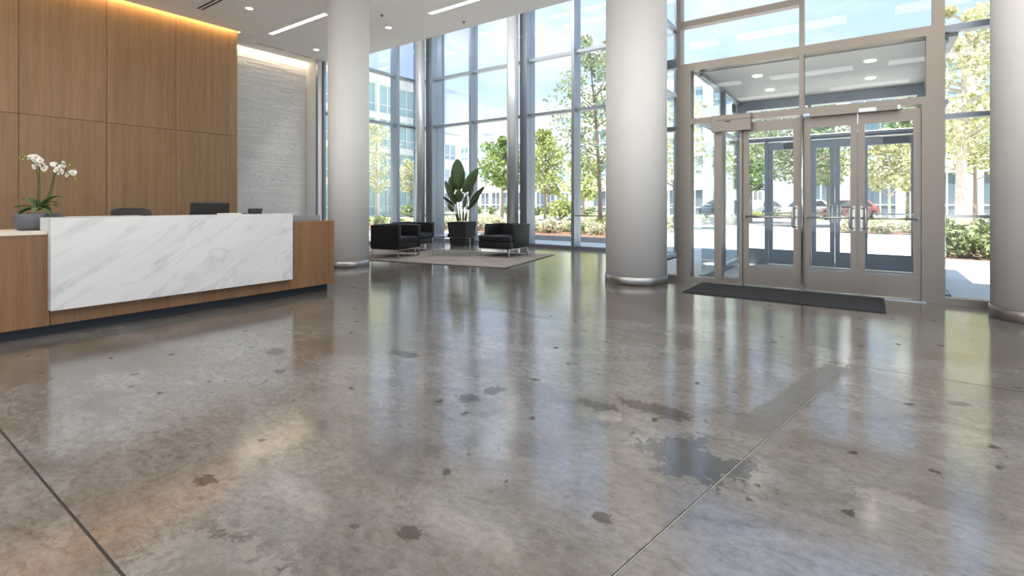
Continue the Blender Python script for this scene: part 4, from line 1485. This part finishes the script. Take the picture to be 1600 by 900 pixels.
def shrub_mesh(seed, mat, r, n, size):
    rg_ = random.Random(seed)
    mb_ = MB()
    for k in range(7):
        a = k * 0.9
        leaves(mb_, (0.45 * r * math.cos(a) * (k > 0), 0.45 * r * math.sin(a) * (k > 0), r * (0.5 + 0.35 * (k == 0))), r * 0.55, n // 7, size, rg_, 0.85)
    me = bpy.data.meshes.new('foliage')
    me.from_pydata(mb_.v, [], mb_.f)
    me.materials.append(MATS[mat])
    st_ = MB()
    for k in range(6):
        a = k * 1.05
        st_.tube([(0.05 * math.cos(a), 0.05 * math.sin(a), 0), (0.5 * r * math.cos(a), 0.5 * r * math.sin(a), r * 0.9)], [0.018, 0.006], 5, False)
    ms_ = bpy.data.meshes.new('stems')
    ms_.from_pydata(st_.v, [], st_.f)
    ms_.materials.append(MATS['bark'])
    return me, ms_


SH = {'g1': shrub_mesh(21, 'shrub_green', 0.5, 420, 0.11), 'g2': shrub_mesh(22, 'shrub_green', 0.5, 420, 0.13),
      'p1': shrub_mesh(23, 'shrub_pale', 0.5, 420, 0.11), 'p2': shrub_mesh(24, 'shrub_pale', 0.5, 380, 0.13), 'l1': shrub_mesh(25, 'leaf_lime', 0.5, 460, 0.12)}


def shrub(kind, x, y, s, label, group=None, z=0.09):
    t = thing('shrub', label, 'shrub', (x, y, z), rnd.uniform(0, 6), group)
    t.scale = (s, s, s * rnd.uniform(0.85, 1.15))
    link('foliage', SH[kind][0], t)['kind'] = 'stuff'
    link('stems', SH[kind][1], t)
    return t


KN = {'p1': 'pale flowering', 'p2': 'cream flowering', 'g1': 'green', 'g2': 'dark green', 'l1': 'lime green'}
for j, (yy, row) in enumerate(((15.9, 'front'), (17.1, 'middle'), (18.4, 'back'))):
    for k in range(13):
        kd = rnd.choice(('p1', 'p2', 'p1', 'g1'))
        shrub(kd, -16.4 + k * 0.86 + rnd.uniform(-.08, .08), yy + rnd.uniform(-.15, .15), rnd.uniform(0.78, 0.95),
              '%s low shrub in the %s row of the bed outside the lounge windows' % (KN[kd], row), 'low shrubs outside the lounge windows')
for (x, y, sz, kd, lb) in ((1.55, 13.6, 1.4, 'g1', 'dense green bush outside the window left of the right-hand column'), (2.95, 13.8, 1.2, 'g2', 'second dense bush half hidden by the right-hand column'),
                           (1.7, 14.95, 0.9, 'p1', 'low pale bush just behind the dense green bush at the right window'), (4.3, 13.8, 1.2, 'g1', 'bush farther right in the bed behind the right-hand column')):
    shrub(kd, x, y, sz, lb, 'bushes in the right bed')
for j, (yy, row) in enumerate(((22.3, 'front'), (23.8, 'back'))):
    for k in range(7):
        kd = rnd.choice(('p1', 'p2', 'p2', 'g2'))
        shrub(kd, -0.6 + k * 0.95 + rnd.uniform(-.06, .06), yy + rnd.uniform(-.2, .2), rnd.uniform(0.9, 1.05),
              '%s shrub in the %s row of the bed seen through the right door' % (KN[kd], row), 'shrubs beyond the drop-off')
for k in range(8):
    kd = rnd.choice(('g1', 'g2'))
    shrub(kd, -25.2 + k * 0.92, 14.6 + k * 0.3, rnd.uniform(0.8, 0.95), '%s shrub outside the left glass wall behind the armchairs' % KN[kd], 'shrubs outside the left glass wall')
for k in range(5):
    kd = ('l1', 'g1', 'l1', 'g1', 'l1')[k]
    shrub(kd, -8.9 + k * 1.15, 39.8, rnd.uniform(1.0, 1.15), '%s hedge shrub along the far curb before the parked cars' % KN[kd], 'hedge along the far curb')
for (px, d, s, kd, lb) in ((878, 40, 2.9, 'l1', 'round lime green bush across the road seen right of the bushy tree'), (768, 52, 1.6, 'g1', 'clipped round bush before the white building, middle one'), (793, 53, 1.7, 'g2', 'clipped round bush before the white building beside the slim column'),
                           (748, 53, 1.6, 'g1', 'clipped round bush before the white building, nearest the mullion'), (856, 48, 1.5, 'g2', 'dark clipped bush left of the round lime bush'), (838, 46, 1.5, 'g2', 'dark clipped bush beside the slim column behind the armchair'),
                           (644, 42, 2.2, 'g2', 'dark bush below the yellow tree at the glass corner'), (938, 26, 1.5, 'p2', 'reddish bush at the edge of the middle column'), (920, 44, 1.9, 'g1', 'dark bush behind the lime tree by the far right mullion')):
    x, y = pos(px, d)
    shrub(kd, x, y, s, lb, z=0.0)

# ------------------------------------------------------------------ buildings


def building(label, x0, x1, y0, y1, h, wall, glass, floors, bays, faces, ground_glass=None, pier=0.35, band=0.9, parapet=0.8, split=2):
    t = thing('office_building', label, 'building', (x0, y0, -0.06), 0, 'office buildings across the street')
    W, D = x1 - x0, y1 - y0
    rc = 0.35
    MB().box(rc, W - rc, rc, D - rc, 0, h - parapet).build('core', 'building_grey', t)
    fh = (h - parapet) / floors
    for k in range(floors + 1):
        z0 = k * fh - (band * 0.5 if k else 0)
        z1 = k * fh + (band * 0.5 if 0 < k < floors else (0.15 if k == 0 else parapet))
        if k == floors:
            z0 = k * fh - band * 0.4
        MB().box(0, W, 0, D, z0, z1).build('floor_band', wall, t)
    shared = {}
    for face in faces:
        L = W if face in 'SN' else D
        nb = bays[0] if face in 'SN' else bays[1]
        bw = L / nb
        for i in range(nb + 1):
            pb = MB()
            u = i * bw
            a, b = max(0, u - pier / 2), min(L, u + pier / 2)
            if face == 'S':
                pb.box(a, b, 0.02, rc, 0.1, h - parapet)
            else:
                pb.box(W - rc, W - 0.02, a, b, 0.1, h - parapet)
            pb.build('pier', wall, t)
        for k in range(floors):
            za = k * fh + (band * 0.5 if k else 0.15)
            zb_ = (k + 1) * fh - band * (0.5 if k < floors - 1 else 0.4)
            g_ = ground_glass if (k == 0 and ground_glass) else glass
            for i in range(nb):
                key = (face, round(zb_ - za, 3), g_)
                ww = bw - pier
                if key not in shared:
                    fm_, gm_ = MB(), MB()
                    hh = zb_ - za

                    def fb(m_, u0, u1, d0, d1, q0, q1):
                        if face == 'S':
                            m_.box(u0, u1, d0, d1, q0, q1)
                        else:
                            m_.box(-d1, -d0, u0, u1, q0, q1)
                    for s_ in range(split + 1):
                        u = ww * s_ / split
                        fb(fm_, max(0, u - 0.05), min(ww, u + 0.05), 0.16, 0.26, 0, hh)
                    fb(fm_, 0, ww, 0.18, 0.25, hh * 0.3 - 0.04, hh * 0.3 + 0.04)
                    fb(gm_, 0, ww, 0.27, 0.30, 0, hh)
                    mf = bpy.data.meshes.new('window')
                    mf.from_pydata(fm_.v, [], fm_.f)
                    mf.materials.append(MATS['building_white'])
                    mg = bpy.data.meshes.new('pane')
                    mg.from_pydata(gm_.v, [], gm_.f)
                    mg.materials.append(MATS[g_])
                    shared[key] = (mf, mg)
                mf, mg = shared[key]
                o = link('window', mf, t)
                o.location = (i * bw + pier / 2, 0, za) if face == 'S' else (W, i * bw + pier / 2, za)
                link('pane', mg, o)
    rf = MB().box(-0.15, W + 0.15, -0.15, D + 0.15, h - 0.02, h + 0.16).build('roof', 'building_grey', t)
    MB().box(W * 0.35, W * 0.6, D * 0.4, D * 0.7, h + 0.16, h + 1.6).build('plant_room', 'building_grey', rf)
    return t


building('white office block with pale glass bands seen behind the potted plant', -74, -40, 62, 74, 11.6, 'building_white', 'far_teal_glass', 3, (16, 4), 'SE', 'far_dark_glass', 0.5, 1.5)
building('grey-white office block with stacked windows left of the middle column', -26.2, -9.5, 47, 60, 13.2, 'building_white', 'far_blue_glass', 4, (7, 5), 'SE', 'far_dark_glass', 0.9, 1.3)
building('narrow teal glass tower seen beside the slim column behind the armchair', -46, -40.5, 78, 88, 17.5, 'building_grey', 'far_teal_glass', 5, (3, 4), 'SE', None, 0.3, 0.7)
building('white office block with blue windows behind the entrance doors', -5.5, 17, 46, 58, 12.4, 'building_white', 'far_blue_glass', 3, (6, 4), 'S', 'far_dark_glass', 0.9, 1.0, split=3)
building('pale glass office block outside the left glass wall', -52, -36.0, 18, 34.5, 13.0, 'building_white', 'far_teal_glass', 4, (4, 7), 'SE', 'far_teal_glass', 0.35, 0.6)
building('pinkish block seen at the corner of the glass walls', -62, -47, 43, 53, 10.6, 'building_pink', 'far_blue_glass', 3, (4, 3), 'SE', 'far_dark_glass', 1.2, 1.4)

# ------------------------------------------------------------------ parked cars


def car(label, x, y, rz, paint):
    t = thing('car', label, 'car', (x, y, 0.02), rz, 'cars parked along the far curb')
    L = 4.4
    low = [(-2.2, 0.28), (2.15, 0.26), (2.2, 0.55), (2.05, 0.72), (1.05, 0.86), (-1.9, 0.90), (-2.18, 0.78), (-2.22, 0.5)]
    cab = [(-1.85, 0.88), (1.05, 0.85), (0.35, 1.36), (-0.1, 1.43), (-1.0, 1.42), (-1.55, 1.2)]

    def loft(poly, w0, w1, zlo, zhi):
        n = len(poly)
        vs, fs = [], []
        for s in (-1, 1):
            for (u, z_) in poly:
                w = w0 + (w1 - w0) * max(0, min(1, (z_ - zlo) / (zhi - zlo)))
                vs.append((u, s * w, z_))
        fs = [tuple(reversed(range(n))), tuple(range(n, 2 * n))] + [(i, (i + 1) % n, n + (i + 1) % n, n + i) for i in range(n)]
        m_ = MB()
        m_.add(vs, fs)
        return m_
    loft(low, 0.86, 0.88, 0.26, 0.9).build('body', paint, t, 0.05, 3, True)
    loft(cab, 0.84, 0.60, 0.86, 1.43).build('cabin', paint, t, 0.04, 2, True)
    for s in (-1, 1):
        gl = MB()
        q = [(-1.35, 0.93), (0.80, 0.93), (0.28, 1.30), (-0.95, 1.33)]
        vs = []
        for (u, z_) in q:
            w = 0.84 + (0.60 - 0.84) * (z_ - 0.86) / 0.57 + 0.012
            vs.append((u, s * w, z_))
        vs += [(u, yy - s * 0.02, z_) for (u, yy, z_) in vs]
        gl.add(vs, [(0, 1, 2, 3), (7, 6, 5, 4), (0, 4, 5, 1), (1, 5, 6, 2), (2, 6, 7, 3), (3, 7, 4, 0)])
        gl.build('side_window', 'car_glass', t)
    MB().add([(1.06, -0.72, 0.92), (1.06, 0.72, 0.92), (0.42, 0.58, 1.355), (0.42, -0.58, 1.355), (1.0, -0.72, 0.92), (1.0, 0.72, 0.92), (0.36, 0.58, 1.355), (0.36, -0.58, 1.355)],
             [(0, 1, 2, 3), (7, 6, 5, 4), (0, 4, 5, 1), (1, 5, 6, 2), (2, 6, 7, 3), (3, 7, 4, 0)]).build('windscreen', 'car_glass', t)
    for sx in (-1.35, 1.35):
        for s in (-1, 1):
            vs, fs = [], []
            n = 20
            for yy in (s * 0.70, s * 0.90):
                for k in range(n):
                    a = 2 * PI * k / n
                    vs.append((sx + 0.32 * math.cos(a), yy, 0.32 + 0.32 * math.sin(a)))
            fs = [tuple(range(n)), tuple(range(n, 2 * n))] + [(k, (k + 1) % n, n + (k + 1) % n, n + k) for k in range(n)]
            w_ = MB()
            w_.add(vs, fs)
            wh = w_.build('wheel', 'tyre', t)
            vs2 = [(sx + 0.2 * math.cos(2 * PI * k / 12), s * 0.905, 0.32 + 0.2 * math.sin(2 * PI * k / 12)) for k in range(12)] + [(sx, s * 0.92, 0.32)]
            r_ = MB()
            r_.add(vs2, [(k, (k + 1) % 12, 12) for k in range(12)])
            r_.build('hubcap', 'steel', wh)
    for s in (-1, 1):
        MB().box(2.12, 2.20, s * 0.62 - 0.15, s * 0.62 + 0.15, 0.58, 0.70).build('headlight', 'chrome', t)


car('dark blue-black car parked behind the first entrance door', -9.3, 42.6, math.radians(62), 'car_dark')
car('silver car parked beside the dark car behind the first entrance door', -6.6, 42.7, math.radians(64), 'car_silver')
car('white car parked between the silver and the red car', -3.9, 42.8, math.radians(244), 'car_white')
car('red car parked behind the middle entrance doors', -1.2, 42.8, math.radians(242), 'car_red')
